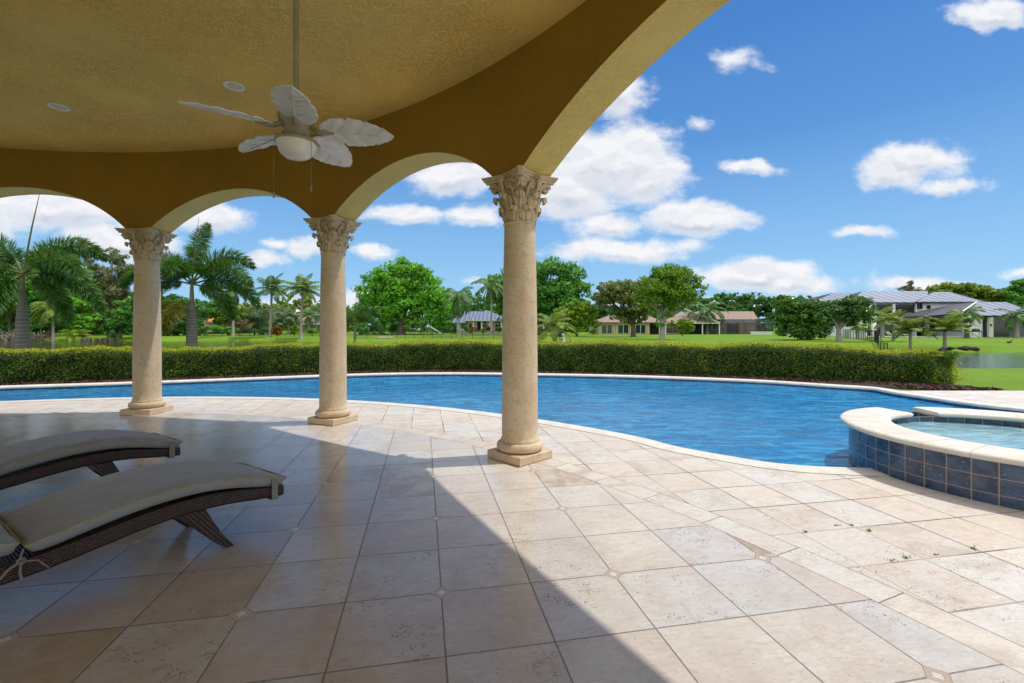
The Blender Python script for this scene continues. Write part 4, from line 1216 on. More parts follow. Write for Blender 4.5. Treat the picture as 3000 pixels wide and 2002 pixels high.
tree('round_shrub', 'wide rounded dark green shrub left of the white house', 'shrub', 2352, 58, [(2330, 900, 42, 26), (2300, 930, 38, 30), (2355, 920, 50, 36), (2390, 915, 44, 32), (2330, 955, 58, 26), (2385, 955, 50, 28), (2290, 955, 28, 22), (2410, 935, 30, 30), (2340, 980, 60, 16)], leafm('glossy round leaves', [(0.018, 0.068, 0.012), (0.045, 0.135, 0.018), (0.105, 0.225, 0.030), (0.240, 0.390, 0.075)], trans=.2, rough=.3, nscale=.8), 12000, .19, .3, sub=14, fork=.12)
tree('domed_tree', 'dome crowned dark green tree with a visible forked trunk before the white house', 'tree', 2457, 50, [(2490, 890, 50, 17), (2450, 900, 44, 20), (2530, 905, 34, 18), (2480, 915, 62, 20), (2430, 925, 34, 22), (2530, 930, 32, 16), (2470, 940, 40, 14)], leafm('dark dome leaves', [(0.016, 0.064, 0.016), (0.035, 0.120, 0.026), (0.080, 0.192, 0.042), (0.192, 0.320, 0.096)], trans=.2, rough=.3, nscale=.7), 9000, .15, .26, m_barkpale, sub=13, fork=.34, nl=9)
# big mass of trees on the left bank
Lf = [('leafy_tree', 'bright green leafy tree behind the left palm across the lake', 150, 84, [(150, 790, 60, 30), (200, 830, 55, 36), (110, 830, 60, 38), (170, 870, 60, 34), (230, 850, 40, 30), (80, 870, 60, 40), (235, 810, 30, 22)], L_banyan, 9000),
      ('leafy_tree', 'low bright green tree hanging over the left bank of the lake', 245, 78, [(240, 900, 36, 20), (215, 925, 36, 22), (262, 925, 28, 20), (240, 945, 42, 18), (205, 890, 30, 18)], L_banyan, 6000),
      ('leafy_tree', 'dark evergreen tree at the far left edge over the lake', 30, 82, [(20, 850, 60, 46), (60, 900, 60, 44), (0, 920, 60, 50), (110, 930, 60, 36), (40, 800, 50, 36)], L_deep, 9000),
      ('leafy_tree', 'dark shrubby tree at the water edge beside the left column', 352, 76, [(350, 930, 44, 26), (380, 955, 40, 26), (330, 965, 30, 22), (375, 900, 36, 26), (400, 930, 40, 40)], L_deep, 6000),
      ('leafy_tree', 'dark green tree filling the bank right of the left column', 520, 84, [(500, 890, 44, 26), (545, 905, 44, 26), (500, 930, 50, 30), (560, 940, 46, 30), (480, 960, 40, 26), (590, 925, 36, 24), (520, 960, 60, 22), (455, 900, 44, 36)], L_dark, 10000),
      ('leafy_tree', 'yellow green tree behind the left palm group', 670, 88, [(665, 905, 34, 20), (690, 920, 26, 20), (640, 925, 30, 22), (700, 900, 16, 12)], L_lime, 4000),
      ]
for nm, lab, u_, D_, bl_, lm_, n_ in Lf:
    tree(nm, lab, 'tree', u_, D_, bl_, lm_, n_, .27, .3, m_barkred if u_ == 245 else None, sub=12, fork=.2, group='trees on the far bank of the lake', fill_=.5)
tree('casuarina_tree', 'tall feathery olive brown pine leaning left behind the left palm', 'tree', 265, 92, [(228, 700, 15, 9), (243, 712, 18, 14), (258, 735, 22, 22), (268, 765, 22, 26), (280, 800, 30, 34), (300, 840, 36, 40), (280, 880, 44, 36), (210, 760, 26, 18), (170, 745, 30, 18), (300, 900, 40, 40)], L_pine, 17000, .30, .35, m_bark, sub=12, fork=.45, aspect=.26, fill_=.5, nl=9)
tree('casuarina_tree', 'feathery olive brown pine just left of the left column', 'tree', 330, 88, [(328, 742, 18, 14), (345, 765, 26, 22), (355, 800, 36, 28), (340, 850, 44, 38), (365, 890, 40, 36), (305, 772, 14, 8), (385, 800, 26, 30), (310, 930, 40, 36), (350, 920, 50, 36)], L_pine, 17000, .30, .35, m_barkpale, sub=12, fork=.45, aspect=.26, fill_=.5, nl=9)
# middle distance shrubs and far woods
tree('willow_shrub', 'soft grey green willowy shrub left of the cabbage palms', 'shrub', 745, 92, [(725, 925, 26, 20), (755, 915, 32, 24), (780, 935, 26, 24), (740, 950, 36, 22), (700, 940, 20, 18)], L_grey, 5000, .24, .15, sub=10, fork=.2, aspect=.3)
tree('flowering_shrub', 'low brownish pink shrub beyond the mesh fence', 'shrub', 700, 88, [(700, 945, 24, 12), (720, 955, 26, 10), (680, 958, 16, 8)], leafm('dry pinkish twigs', [(.16, .11, .07), (.26, .18, .12), (.36, .26, .18)], nscale=.8), 1800, .2, .1, sub=8, fork=.2, aspect=.25)
for (u_, v_, ru, rv, D_, lm_, lab, n_) in [
    (650, 965, 40, 10, 86, L_banyan, 'bright leafy shrub beneath the dark tree beyond the mesh fence', 2500),
    (585, 968, 30, 14, 82, L_deep, 'round green shrub right of the left foxtail palm trunk', 2500),
    (770, 970, 60, 9, 90, L_dark, 'long dark hedge like shrub beyond the two tall palms', 2500),
    (862, 965, 14, 16, 76, L_lime, 'small bright green bush between the two tall palms', 1800),
    (812, 970, 15, 14, 76, L_croton, 'yellow green spiky bush at the foot of a tall palm', 1500),
    (915, 970, 26, 6, 84, L_lime, 'low clipped bush before the grey house', 1200),
    (1300, 962, 26, 14, 94, L_deep, 'dark clipped bush left of the grey roofed pavilion house', 2500),
    (1060, 968, 26, 26, 90, L_deep, 'dark shrub beside the middle column beyond the lawn', 3000),
    (1120, 965, 60, 18, 98, L_dark, 'dark undergrowth shrub beneath the huge bright green tree', 3500)]:
    tree('garden_shrub', lab, 'shrub', u_, D_, [(u_, v_, ru * .6, rv), (u_ - ru * .5, v_ + 2, ru * .5, rv * .85), (u_ + ru * .5, v_ + 2, ru * .5, rv * .85)], lm_, n_, .15, .06, sub=8, fork=.1, nl=3)
for (u_, v_, D_, lm_, lab) in [(1364, 962, 97, L_deep, 'green ball shrub at the left corner of the pavilion house'), (1378, 970, 97, L_lime, 'pale clipped shrub in the pavilion house border'), (1388, 965, 97, L_croton, 'red and yellow shrub in the middle of the pavilion house border'),
                              (1415, 969, 97, L_lime, 'pale low shrub before the pavilion house doors'), (1430, 963, 98, L_croton, 'red leaved shrub by the pavilion house doors'), (1461, 965, 97, L_deep, 'dark ball shrub at the right of the pavilion house border')]:
    tree('border_shrub', lab, 'shrub', u_, D_, [(u_, v_, 9, 7), (u_ + 5, v_ + 2, 6, 5)], lm_, 700, .14, .04, sub=8, fork=.1, nl=2, group='shrubs in front of the pavilion house')
def wood(name, label, u0, u1, tops, D, lm_, n, size, botv=985, rows=2):
    bl = []
    k = 0; us = np.linspace(u0, u1, max(int((u1 - u0) / 22), 3))
    for q in us:
        tv = np.interp(q, [t_[0] for t_ in tops], [t_[1] for t_ in tops]) + random.uniform(-4, 5)
        v = tv + 16
        while v < botv:
            Dk = D + random.uniform(-5, 5) - (v - tv) * .05
            bl.append((PX(q + random.uniform(-8, 8), Dk), Dk, PZ(v, Dk), 19 * Dk / F, 15 * Dk / F, 15 * Dk / F)); v += 17
    root = bpy.data.objects.new(name, None)
    x0 = PX((u0 + u1) / 2, D); org = (x0, D, 0)
    o = crown_mesh(name, bl, int(n * 1.25), size, lm_, None, org, 8, .5, up_=.2)
    o.location = org
    tag(o, kind='stuff'); return o
wood('far_woods', '', 2020, 2420, [(2020, 872), (2090, 864), (2160, 856), (2250, 862), (2340, 868), (2420, 866)], 165, L_dark, 17000, .6)
wood('far_woods', '', 690, 1060, [(690, 890), (730, 884), (780, 888), (830, 876), (900, 872), (940, 884), (1000, 905), (1060, 890)], 150, L_olive, 12000, .55)
wood('far_woods', '', 1290, 1560, [(1290, 850), (1380, 852), (1420, 862), (1450, 880), (1560, 880)], 140, L_deep, 9000, .5)
wood('far_woods', '', 1700, 1820, [(1700, 880), (1760, 880), (1820, 900)], 150, L_dark, 5000, .55)
wood('far_woods', '', -80, 480, [(-80, 800), (60, 800), (200, 800), (330, 850), (480, 860)], 104, L_deep, 26000, .45)
wood('far_woods', '', 430, 720, [(430, 868), (600, 880), (720, 905)], 112, L_deep, 13000, .42)
wood('far_woods', '', 1040, 1360, [(1040, 900), (1150, 935), (1260, 935), (1360, 900)], 128, L_dark, 9000, .42)
wood('far_woods', '', 1560, 2060, [(1560, 890), (1700, 890), (1850, 900), (2060, 880)], 150, L_dark, 11000, .5)
wood('far_woods', '', 2400, 3080, [(2400, 890), (2700, 890), (3080, 890)], 140, L_deep, 13000, .5)
tree('canopy_tree', 'broad olive yellow tree crown rising behind the white house roofs', 'tree', 2830, 125, [(2760, 852, 40, 18), (2800, 845, 48, 18), (2850, 850, 50, 20), (2900, 862, 50, 20), (2950, 875, 50, 20), (2880, 885, 60, 22), (2990, 880, 44, 24), (2740, 870, 40, 18), (3040, 890, 50, 24)], L_olive, 11000, .5, .6, sub=12, fork=.3, flat=.6)
tree('canopy_tree', 'dark green tree crown at the right edge behind the white house', 'tree', 3000, 118, [(2990, 845, 34, 22), (3020, 840, 40, 24), (2970, 870, 30, 20), (3010, 890, 50, 24), (2935, 862, 14, 8)], L_deep, 6000, .42, .5, sub=11, fork=.3)
tree('casuarina_tree', 'wispy dark pine top poking above the white house roof', 'tree', 2665, 130, [(2668, 832, 10, 9), (2660, 846, 16, 12), (2635, 848, 12, 7), (2690, 850, 12, 7), (2676, 860, 24, 10)], L_pine, 1700, .38, .3, sub=9, fork=.6, aspect=.2)

# ------------------------------------------------------------ palms
def leaf_kites(base, tip, width, up):
    """narrow leaflets: base -> tip arrays (n,3)"""
    d = tip - base; s = unit(np.cross(d, up)) * width[:, None]
    m1 = base + d * .35
    return np.stack([base, m1 + s, tip, m1 - s], 1)
def frond_pts(p0, az, el, L, droop, n=16, twist=0.):
    """rachis curve: starts at elevation el and bends over"""
    pts = [np.array(p0, float)]; st = L / n; e = el
    for i in range(n):
        t = (i + 1) / n
        e = el - droop * t ** 1.35
        a = az + twist * t
        pts.append(pts[-1] + st * np.array([math.cos(a) * math.cos(e), math.sin(a) * math.cos(e), math.sin(e)]))
    return np.array(pts)
def frond(p0, az, el, L, droop, nl, ll, lw, plume=False, hang=.5, seed=0, t0=.12, twist=0.):
    P = frond_pts(p0, az, el, L, droop, twist=twist); n = len(P) - 1
    t = np.linspace(t0, .995, nl) if not plume else t0 + (1 - t0) * rng.random(nl)
    i = np.clip((t * n).astype(int), 0, n - 1); f = (t * n - i)[:, None]
    base = P[i] * (1 - f) + P[i + 1] * f; tan = unit(P[i + 1] - P[i])
    side = unit(np.cross(tan, np.array([0, 0, 1.]))); up = np.cross(side, tan)
    prof = np.sin(np.clip(t * 1.02, 0, 1) * math.pi * .93 + .12) ** .6
    leng = ll * prof * (.85 + .3 * rng.random(nl))
    if plume:
        a = rng.random(nl) * 2 * math.pi
        dirn = side * np.cos(a)[:, None] + up * np.sin(a)[:, None]
        dirn = unit(dirn + tan * .6 + np.array([0, 0, -.3]))
    else:
        sg = np.where(np.arange(nl) % 2 == 0, 1, -1)[:, None]
        dirn = unit(side * sg + tan * .6 + up * .25 + np.array([0, 0, -hang]) + rng.normal(size=(nl, 3)) * .1)
    tip = base + dirn * leng[:, None]
    # second, drooping half of each leaflet
    mid = base + dirn * (leng * .6)[:, None]
    tip2 = mid + unit(dirn + np.array([0, 0, -.55 if not plume else -.3])) * (leng * .45)[:, None]
    w_ = np.full(nl, lw)
    nup = unit(np.cross(dirn, tan) + rng.normal(size=(nl, 3)) * .3)
    s = unit(np.cross(dirn, nup)) * lw
    A = np.stack([base, base + s * .9 + dirn * (leng * .2)[:, None], mid + s * .8, mid - s * .8], 1)
    A = np.stack([base - s * .35, base + s * .35, mid + s, mid - s], 1)
    B = np.stack([mid - s, mid + s, tip2 + s * .1, tip2 - s * .1], 1)
    return np.concatenate([A, B]), P
m_rachis = M('green leaf stem', (.10, .14, .03), (.14, .15, .04), 5, .5)
def ringed(name, c, c2, pitch=.11):
    m, g, p = new_mat(name)
    o = g.obj(); x, y, z = g.xyz(o)
    k = g.m('FRACT', g.m('ADD', g.m('DIVIDE', z, pitch), g.m('MULTIPLY', g.noise(o, 4., 3), .8)))
    ring_ = g.rng(g.m('ABSOLUTE', g.m('SUBTRACT', k, .5)), .5, .40)
    col = g.mix(g.rng(g.noise(g.scale(o, (1, 1, 3)), 5., 5), .3, .7), c, c2)
    col = g.mix(g.m('MULTIPLY', ring_, .0), col, c)
    col = g.mix(g.m('SUBTRACT', 1., g.rng(g.m('ABSOLUTE', g.m('SUBTRACT', k, .5)), .46, .40)), col, tuple(min(q * 1.7, .6) for q in c))
    g.L.new(col, p.inputs['Base Color']); p.inputs['Roughness'].default_value = .85
    g.L.new(g.bump(k, .3, .01), p.inputs['Normal'])
    return m
m_ring = ringed('ringed grey palm trunk', (.20, .18, .175), (.13, .12, .12))
m_shaftg = M('green grey crownshaft', (.22, .20, .14), (.14, .14, .08), 5, .6)
m_sheath = M('red brown leaf sheath', (.16, .05, .04), (.09, .035, .03), 8, .8)
def foxtail(label, x0, y0, h, r, shaft, fronds, spear=None, zb=None, fl=.42):
    z0 = gz(x0, y0) if zb is None else zb
    root = empty('foxtail_palm', (x0, y0, z0), label, 'palm', 'foxtail palms just beyond the hedge')
    b = MB(); b.tube([(0, 0, -.3), (0, 0, h * .12), (0, 0, h * .45), (0, 0, h * .8), (0, 0, h)], [r * 1.05, r, r * 1.15, r * 1.05, r * .9], 20)
    b.build('trunk', m_ring, root, smooth=80)
    b = MB(); b.tube([(0, 0, h - .02), (0, 0, h + shaft * .12), (0, 0, h + shaft * .35), (.0, 0, h + shaft * .75), (.02, 0, h + shaft)], [r * .9, r * .72, r * .5, r * .36, r * .2], 16)
    b.build('crownshaft', m_shaftg, root, smooth=80)
    for (az, el, L, dr, old) in fronds:
        V, P = frond((0, 0, h + shaft * (.25 if old else .85)), R(az), R(el), L, R(dr), 1000, fl * 1.0, .0115, plume=True, t0=.16)
        o = quads_obj('frond', V, L_foxold if old else L_fox, root)
        b = MB(); b.tube([tuple(q) for q in P], [.035 * (1 - .85 * k / (len(P) - 1)) for k in range(len(P))], 6)
        b.build('rachis', m_rachis, o, smooth=80)
    if spear:
        b = MB(); b.tube([(0, 0, h + shaft * .8), (spear[0] * .5, 0, h + shaft + spear[1] * .5), (spear[0], 0, h + shaft + spear[1])], [.03, .02, .004], 8)
        b.build('spear_leaf', m_rachis, root, smooth=80)
    return root
# left palm
D_ = 13.6; x_ = PX(66, D_)
foxtail('tall foxtail palm at the left edge of the photo, thick ringed grey trunk', x_, D_, 1.95, .145, 1.25,
        [(15, 64, 2.6, 112, 0), (-10, 38, 2.7, 102, 0), (5, 10, 2.7, 80, 0), (-5, -16, 2.2, 60, 0), (175, 70, 2.5, 112, 0), (190, 46, 2.6, 105, 0), (180, 20, 2.5, 85, 0), (170, -6, 2.3, 65, 1), (200, -28, 2.0, 45, 0),
         (265, 20, 2.2, 105, 0), (285, -22, 1.9, 60, 0), (95, 62, 2.3, 115, 0)], (.55, 2.4))
D_ = 16.5; x_ = PX(562, D_)
foxtail('tall foxtail palm right of the left column, bulging ringed trunk', x_, D_, 2.2, .155, 1.05,
        [(80, 86, 2.5, 30, 0), (8, 70, 2.7, 118, 0), (-8, 46, 2.8, 108, 0), (4, 22, 2.8, 92, 0), (-12, -4, 2.3, 70, 0), (172, 68, 2.6, 116, 0), (188, 45, 2.7, 106, 0), (178, 18, 2.6, 90, 0), (192, -8, 2.2, 65, 1), (262, -12, 1.7, 70, 1), (275, 62, 2.0, 132, 0)], (.25, 2.3))
D_ = 46.5; x_ = PX(1040, D_)
foxtail('smaller foxtail palm on the lawn right of the middle column, arching yellow green frond', x_, D_, 2.3, .13, 1.0,
        [(10, 60, 3.2, 110, 0), (-10, 35, 3.6, 115, 0), (170, 60, 3.2, 110, 0), (190, 35, 3.2, 110, 0), (90, 75, 3.2, 70, 0), (0, 75, 3.0, 100, 0), (250, 45, 3.0, 110, 0), (330, 50, 3.2, 110, 0), (180, 10, 2.6, 80, 1)], (.1, 3.2), fl=.55)
def coconut(name, label, u, D, ctr_v, L, mat_=None, nf=22, lean=0., r=.16, base_v=None, group=None, trunkmat=None, up=70, low=-35, ll=.62, droop=75, hang=.6, nl=90, lw=.022, zb=None, seed=None):
    x0 = PX(u, D); z0 = gz(x0, D) if zb is None else zb; zt = PZ(ctr_v, D) - z0
    root = empty(name, (x0, D, z0), label, 'palm', group)
    b = MB(); b.tube([(0, 0, -.2), (0, 0, .15), (lean * .25, 0, zt * .35), (lean * .75, 0, zt * .75), (lean, 0, zt)], [r * 1.7, r * 1.15, r * .9, r * .8, r * .7], 12)
    b.build('trunk', trunkmat or m_barkpale, root, smooth=80)
    Vs = []; b = MB()
    for k in range(nf):
        az = k * 2.399 + random.uniform(-.25, .25); q = k / (nf - 1)
        el = R(up + (low - up) * q ** .9 + random.uniform(-8, 8))
        V, P = frond((lean, 0, zt), az, el, L * random.uniform(.85, 1.1), R(droop + random.uniform(-12, 12)), nl, ll, lw, hang=hang, twist=random.uniform(-.3, .3))
        Vs.append(V); b.tube([tuple(p_) for p_ in P[::3]], [.04, .03, .022, .015, .01, .006][:len(P[::3])], 5)
    quads_obj('crown', np.concatenate(Vs), mat_ or L_coco, root)
    b.build('leaf_stems', m_rachis, root, smooth=80)
    return root
coconut('coconut_palm', 'left one of the two tall windblown palms beside the middle column', 792, 76, 845, 3.2, L_cocod, 22, lean=.25, r=.22, group='tall slender palms on the far bank', up=85, low=-25, droop=58, ll=.95, lw=.045)
coconut('coconut_palm', 'right one of the two tall windblown palms, with a curved swollen foot', 882, 72, 848, 3.1, L_coco, 22, lean=.25, r=.22, group='tall slender palms on the far bank', up=85, low=-25, droop=58, ll=.95, lw=.045)
coconut('coconut_palm', 'slim palm partly behind the fronds of the foxtail palm', 683, 77, 850, 3.0, L_cocod, 20, r=.2, group='tall slender palms on the far bank', droop=80, ll=.8, lw=.045)
coconut('coconut_palm', 'short palm with drooping yellowing fronds on the left bank', 156, 74, 905, 3.6, L_coco, 18, r=.2, up=70, low=-20, droop=95, ll=.9, lw=.05)
coconut('coconut_palm', 'bushy young coconut palm beside the small white board', 1625, 49, 960, 3.0, L_coco, 22, lean=-.3, r=.16, up=80, low=-10, droop=85, ll=.7, lw=.03)
coconut('royal_palm', 'tall grey green royal palm with hanging fronds left of the pavilion house', 1342, 78, 868, 4.0, L_cocod, 22, r=.22, up=65, low=-65, droop=100, ll=.9, lw=.045, hang=1.1)
coconut('royal_palm', 'dark palm head showing above the deep green tree left of the right hand column', 1440, 88, 835, 4.4, L_cocod, 18, r=.22, up=60, low=-40, droop=95, ll=1.0, lw=.05, hang=1.1)
coconut('royal_palm', 'palm standing just behind the right shoulder of the whitewashed tree', 2072, 100, 905, 5.2, L_cocod, 20, r=.3, up=60, low=-40, droop=85, ll=1.1, lw=.07)
Dg = 'young coconut palms before the white house'
coconut('coconut_palm', 'first young coconut palm from the left on the lawn of the white house', 2617, 51, 952, 2.35, L_coco, 20, r=.14, group=Dg, up=86, low=15, droop=66, ll=.5, lw=.026, hang=.35, nl=120)
coconut('coconut_palm', 'young coconut palm in the middle of the three on the lawn of the white house', 2667, 42, 972, 2.1, L_coco, 20, r=.13, group=Dg, up=86, low=15, droop=66, ll=.5, lw=.026, hang=.35, nl=120)
coconut('coconut_palm', 'young coconut palm nearest to the lake inlet on the lawn of the white house', 2768, 40.5, 972, 2.2, L_coco, 20, r=.14, group=Dg, up=86, low=15, droop=66, ll=.5, lw=.026, hang=.35, nl=120)
coconut('royal_palm', 'palm standing by the terrace behind the first young coconut palm', 2585, 70, 925, 2.6, L_coco, 14, r=.26, up=75, low=-10, droop=75, ll=.6, lw=.035)
coconut('royal_palm', 'dark fronded palm leaning before the low roof of the white house', 2834, 66, 915, 2.5, L_cocod, 14, r=.28, lean=-.4, up=50, low=-25, droop=90, ll=.8, lw=.04, hang=1., trunkmat=m_bark)
coconut('royal_palm', 'palm with a thick pale trunk before the right wing of the white house', 2978, 68, 923, 2.7, L_cocod, 14, r=.3, up=70, low=-30, droop=85, ll=.7, lw=.04)
CABL = ['shaggy cabbage palm right behind the left tall windblown palm', 'tallest shaggy cabbage palm midway between the two tall windblown palms', 'shaggy cabbage palm just left of the right tall windblown palm', 'low shaggy cabbage palm beside the orange roof', 'lowest shaggy cabbage palm behind the yellow green spiky bush', 'shaggy cabbage palm in front of the grey pointed house', 'shaggy cabbage palm touching the middle column']
for k, (u_, v_, D_, L_) in enumerate([(800, 925, 100, 2.2), (825, 915, 102, 2.4), (845, 925, 99, 2.2), (862, 935, 101, 2.0), (815, 945, 98, 2.0), (905, 925, 100, 2.4), (925, 915, 104, 2.4)]):
    coconut('cabbage_palm', CABL[k], u_, D_, v_, L_, L_grey, 20, r=.2, group='cabbage palms in the thicket', up=85, low=-50, droop=60, ll=.9, lw=.06, nl=40)
coconut('small_palm', 'little fan of bright fronds at the left waterline', 218, 74.5, 985, 2.4, L_lime, 12, r=.1, up=65, low=15, droop=70, ll=.6, lw=.04)
coconut('potted_palm', 'small arching palm in a white planter by the fence', 2520, 66, 962, 1.6, L_lime, 14, r=.08, up=80, low=10, droop=110, ll=.5, lw=.03)
# dead branches at the left waterline
b = MB()
for k in range(150):
    a0 = Vector((random.uniform(-10.5, 0), random.uniform(-2, 2), random.uniform(-.5, .3)))
    d_ = Vector((random.uniform(-1, 1), random.uniform(-.5, .5), random.uniform(.1, 1))).normalized()
    p1 = a0 + d_ * random.uniform(.6, 1.5); p2 = p1 + Vector((random.uniform(-1, 1), random.uniform(-.5, .5), random.uniform(-.7, .4))) * .8
    b.tube([a0, p1, p2], [.07, .05, .02], 5)
o = b.build('dead_branches', M('bleached dead wood', (.26, .21, .20), (.16, .12, .11), 4, .9)); o.location = (PX(135, 74.5), 74.2, LAKEZ + .35)
tag(o, 'tangled pile of bleached dead branches along the left waterline', 'branches')
STL = ['leftmost stump of the row at the left waterline, beside the bright fan of fronds', 'second stump from the left in the waterline row', 'third stump from the left in the waterline row', 'fourth stump from the left in the waterline row', 'fifth stump from the left in the waterline row', 'last stump of the waterline row, nearest the left column']
for k, (u_, s_) in enumerate([(247, 1), (262, .8), (282, .9), (298, .8), (311, .9), (330, .95)]):
    D2 = 74.6 - k * .05; b = MB(); h_ = random.uniform(.3, .5) * s_
    b.lathe([(.36 * s_, -.4), (.37 * s_, 0), (.33 * s_, h_ * .8), (.25 * s_, h_)], 9)
    o = b.build('mooring_stump', m_bark, None, (PX(u_, D2), D2, LAKEZ + .1), smooth=50)
    tag(o, STL[k], 'stump', 'stumps along the left waterline')
# weeds growing in the open joints
m_weed = leafm('joint weeds', [(.06, .12, .01), (.12, .22, .02), (.2, .3, .04)])
def fl(u, v): Y_ = EYE * F / (v - CY); return (u - 1500) / F * Y_, Y_
for (u_, v_, s_, lab) in [(2361, 1560, .9, 'sparse dry weed in a tile joint, leftmost of the weeds'), (2451, 1541, .7, 'thin trailing weed in the tile joint left of the bright tuft'), (2494, 1540, .6, 'tiny weed at the tile corner near the bright tuft'), (2547, 1557, 1.1, 'bright green weed tuft in an open tile joint, the fullest one'),
                         (2612, 1645, .8, 'flat weed along the joint below the bright tuft'), (2655, 1636, 1., 'dull weed tuft in the joint right of the flat weed'), (2742, 1627, .6, 'small weed in the joint between the dull tuft and the twin tuft'), (2855, 1611, 1.1, 'twin green weed tuft at the right in a tile joint')]:
    X0, Y0 = fl(u_, v_); n = int(20 * s_)
    base = np.stack([rng.normal(size=n) * .005, rng.normal(size=n) * .005, np.zeros(n)], -1)
    if 'flat' in lab or 'trailing' in lab: base[:, 0] *= 3.5
    d_ = unit(rng.normal(size=(n, 3)) * np.array([1, 1, .35]) + np.array([0, 0, .75]))
    tip = base + d_ * (.008 + .017 * rng.random(n) * s_)[:, None]
    o = quads_obj('weed', leaf_kites(base, tip, np.full(n, .0028), rng.normal(size=(n, 3))), m_weed, None, loc=(X0, Y0, .001))
    tag(o, lab, 'weed', 'weeds in the tile joints')

# ============================================================ HOUSES ACROSS THE WATER
def frame_obj(u, D):
    return PX(u, D)
def metal_roof(name, c, c2, ang=0., pitch=.42):
    m, g, p = new_mat(name)
    o = g.obj(); x, y, z = g.xyz(o)
    t = g.m('ADD', g.m('MULTIPLY', x, math.cos(ang)), g.m('MULTIPLY', z, math.sin(ang)))
    k = g.m('FRACT', g.m('DIVIDE', t, pitch)); seam = g.m('LESS_THAN', k, .16)
    n = g.rng(g.noise(o, .5, 4), .3, .7)
    col = g.mix(seam, g.mix(n, c, c2), tuple(min(q * 2.3, .8) for q in c)); g.L.new(col, p.inputs['Base Color'])
    p.inputs['Roughness'].default_value = .45
    g.L.new(g.bump(seam, .8, .04), p.inputs['Normal'])
    return m
def tile_roof(name, c, c2, pitch=.42):
    m, g, p = new_mat(name)
    o = g.obj(); x, y, z = g.xyz(o)
    k = g.m('ABSOLUTE', g.m('SINE', g.m('DIVIDE', x, pitch / math.pi)))
    row = g.m('FRACT', g.m('DIVIDE', z, .16))
    n = g.rng(g.noise(o, 1.2, 6, .6), .3, .7); n2 = g.rng(g.noise(o, 7., 5, .7), .4, .7)
    col = g.mix(n, c, c2); col = g.mix(g.m('MULTIPLY', n2, .5), col, tuple(q * .5 for q in c))
    g.L.new(col, p.inputs['Base Color']); p.inputs['Roughness'].default_value = .85
    g.L.new(g.bump(g.m('ADD', k, g.m('MULTIPLY', row, .3)), 1., .09), p.inputs['Normal'])
    return m
m_glass, g_, p_ = new_mat('dark window glass')
p_.inputs['Base Color'].default_value = (.010, .014, .022, 1); p_.inputs['Roughness'].default_value = .08
m_dark = M('painted opening shade', (.02, .022, .03), (.012, .014, .02), 1, .7)  # dark panels on the walls, painting in the shade of openings
m_trimw = M('white painted trim', (.86, .86, .85), (.80, .80, .79), 2, .6)
m_modern = M('white stucco', (.88, .88, .89), (.84, .84, .86), .4, .8)
m_yell = M('pale yellow stucco', (.62, .58, .33), (.55, .51, .29), .5, .85)
m_greenglass = M('green tinted glass', (.015, .05, .045), (.01, .03, .03), .5, .12)
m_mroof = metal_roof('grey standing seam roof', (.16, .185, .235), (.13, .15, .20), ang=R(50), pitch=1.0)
m_mroof_shade = M('roof with painted shade', (.045, .047, .055), (.035, .037, .045), .5, .6)  # same metal roof, with the shade of its turned slopes painted in
m_blroof = metal_roof('blue grey seam roof', (.13, .15, .22), (.10, .12, .18), pitch=.9)
m_troof = tile_roof('weathered clay tile roof', (.36, .25, .19), (.27, .20, .16))
m_oroof = tile_roof('orange clay tile roof', (.62, .24, .09), (.52, .20, .08))
m_brk = M('dark bronze metal', (.02, .02, .022), (.015, .015, .016), 5, .4)
class House:
    """parts given by photograph-derived widths/heights at distance D; each at its own depth"""
    def __init__(s, name, label, u, D, z, cat='house'):
        s.o = (PX(u, D), D, z); s.root = empty(name, s.o, label, cat)
    def box(s, name, u0, u1, vt, vb, D, dep, mat_, parent=None, bev=0.):
        b = MB(); b.box(PX(u0, D) - s.o[0], PX(u1, D) - s.o[0], D - s.o[1], D + dep - s.o[1], (PZ(vb, D) if vb is not None else -.3 + s.o[2]) - s.o[2], PZ(vt, D) - s.o[2], bev=bev)
        return b.build(name, mat_, parent or s.root)
    def poly(s, b, pts, mi=0):
        """pts: (u, v, D) corners"""
        b.add([(PX(u, D) - s.o[0], D - s.o[1], PZ(v, D) - s.o[2]) for u, v, D in pts], [tuple(range(len(pts)))], mi)
    def hip(s, name, ue0, ue1, ve, ur0, ur1, zr_v, D, dep, mats, ridge_back=None, th=.18, parent=None):
        """hip roof: eave line at D from ue0..ue1, ridge seen at u ur0..ur1, v zr_v, standing dep/2 behind"""
        Dr = D + dep / 2; Db = D + dep
        x0, x1, ze = PX(ue0, D), PX(ue1, D), PZ(ve, D); r0, r1, zr = PX(ur0, Dr), PX(ur1, Dr), PZ(zr_v, Dr)
        ox, oy, oz = s.o; b = MB()
        A, B_, C_, E_ = (x0 - ox, D - oy, ze - oz), (x1 - ox, D - oy, ze - oz), (x1 - ox, Db - oy, ze - oz), (x0 - ox, Db - oy, ze - oz)
        P, Q = (r0 - ox, Dr - oy, zr - oz), (r1 - ox, Dr - oy, zr - oz)
        low = [(a[0], a[1], a[2] - th) for a in (A, B_, C_, E_)]
        b.add([A, B_, C_, E_, P, Q] + low, [(0, 1, 5, 4), (2, 3, 4, 5)], 0)
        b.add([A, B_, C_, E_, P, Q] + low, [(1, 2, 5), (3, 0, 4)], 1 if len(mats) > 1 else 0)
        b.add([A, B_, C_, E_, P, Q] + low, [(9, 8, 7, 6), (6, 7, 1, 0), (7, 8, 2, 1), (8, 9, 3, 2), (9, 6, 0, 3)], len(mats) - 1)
        return b.build(name, mats, parent or s.root)
Z7 = lambda x, y: (2350 + .2766 * x, 820 + .2766 * y)
Z8 = lambda x, y: (1550 + .3404 * x, 740 + .3404 * y)
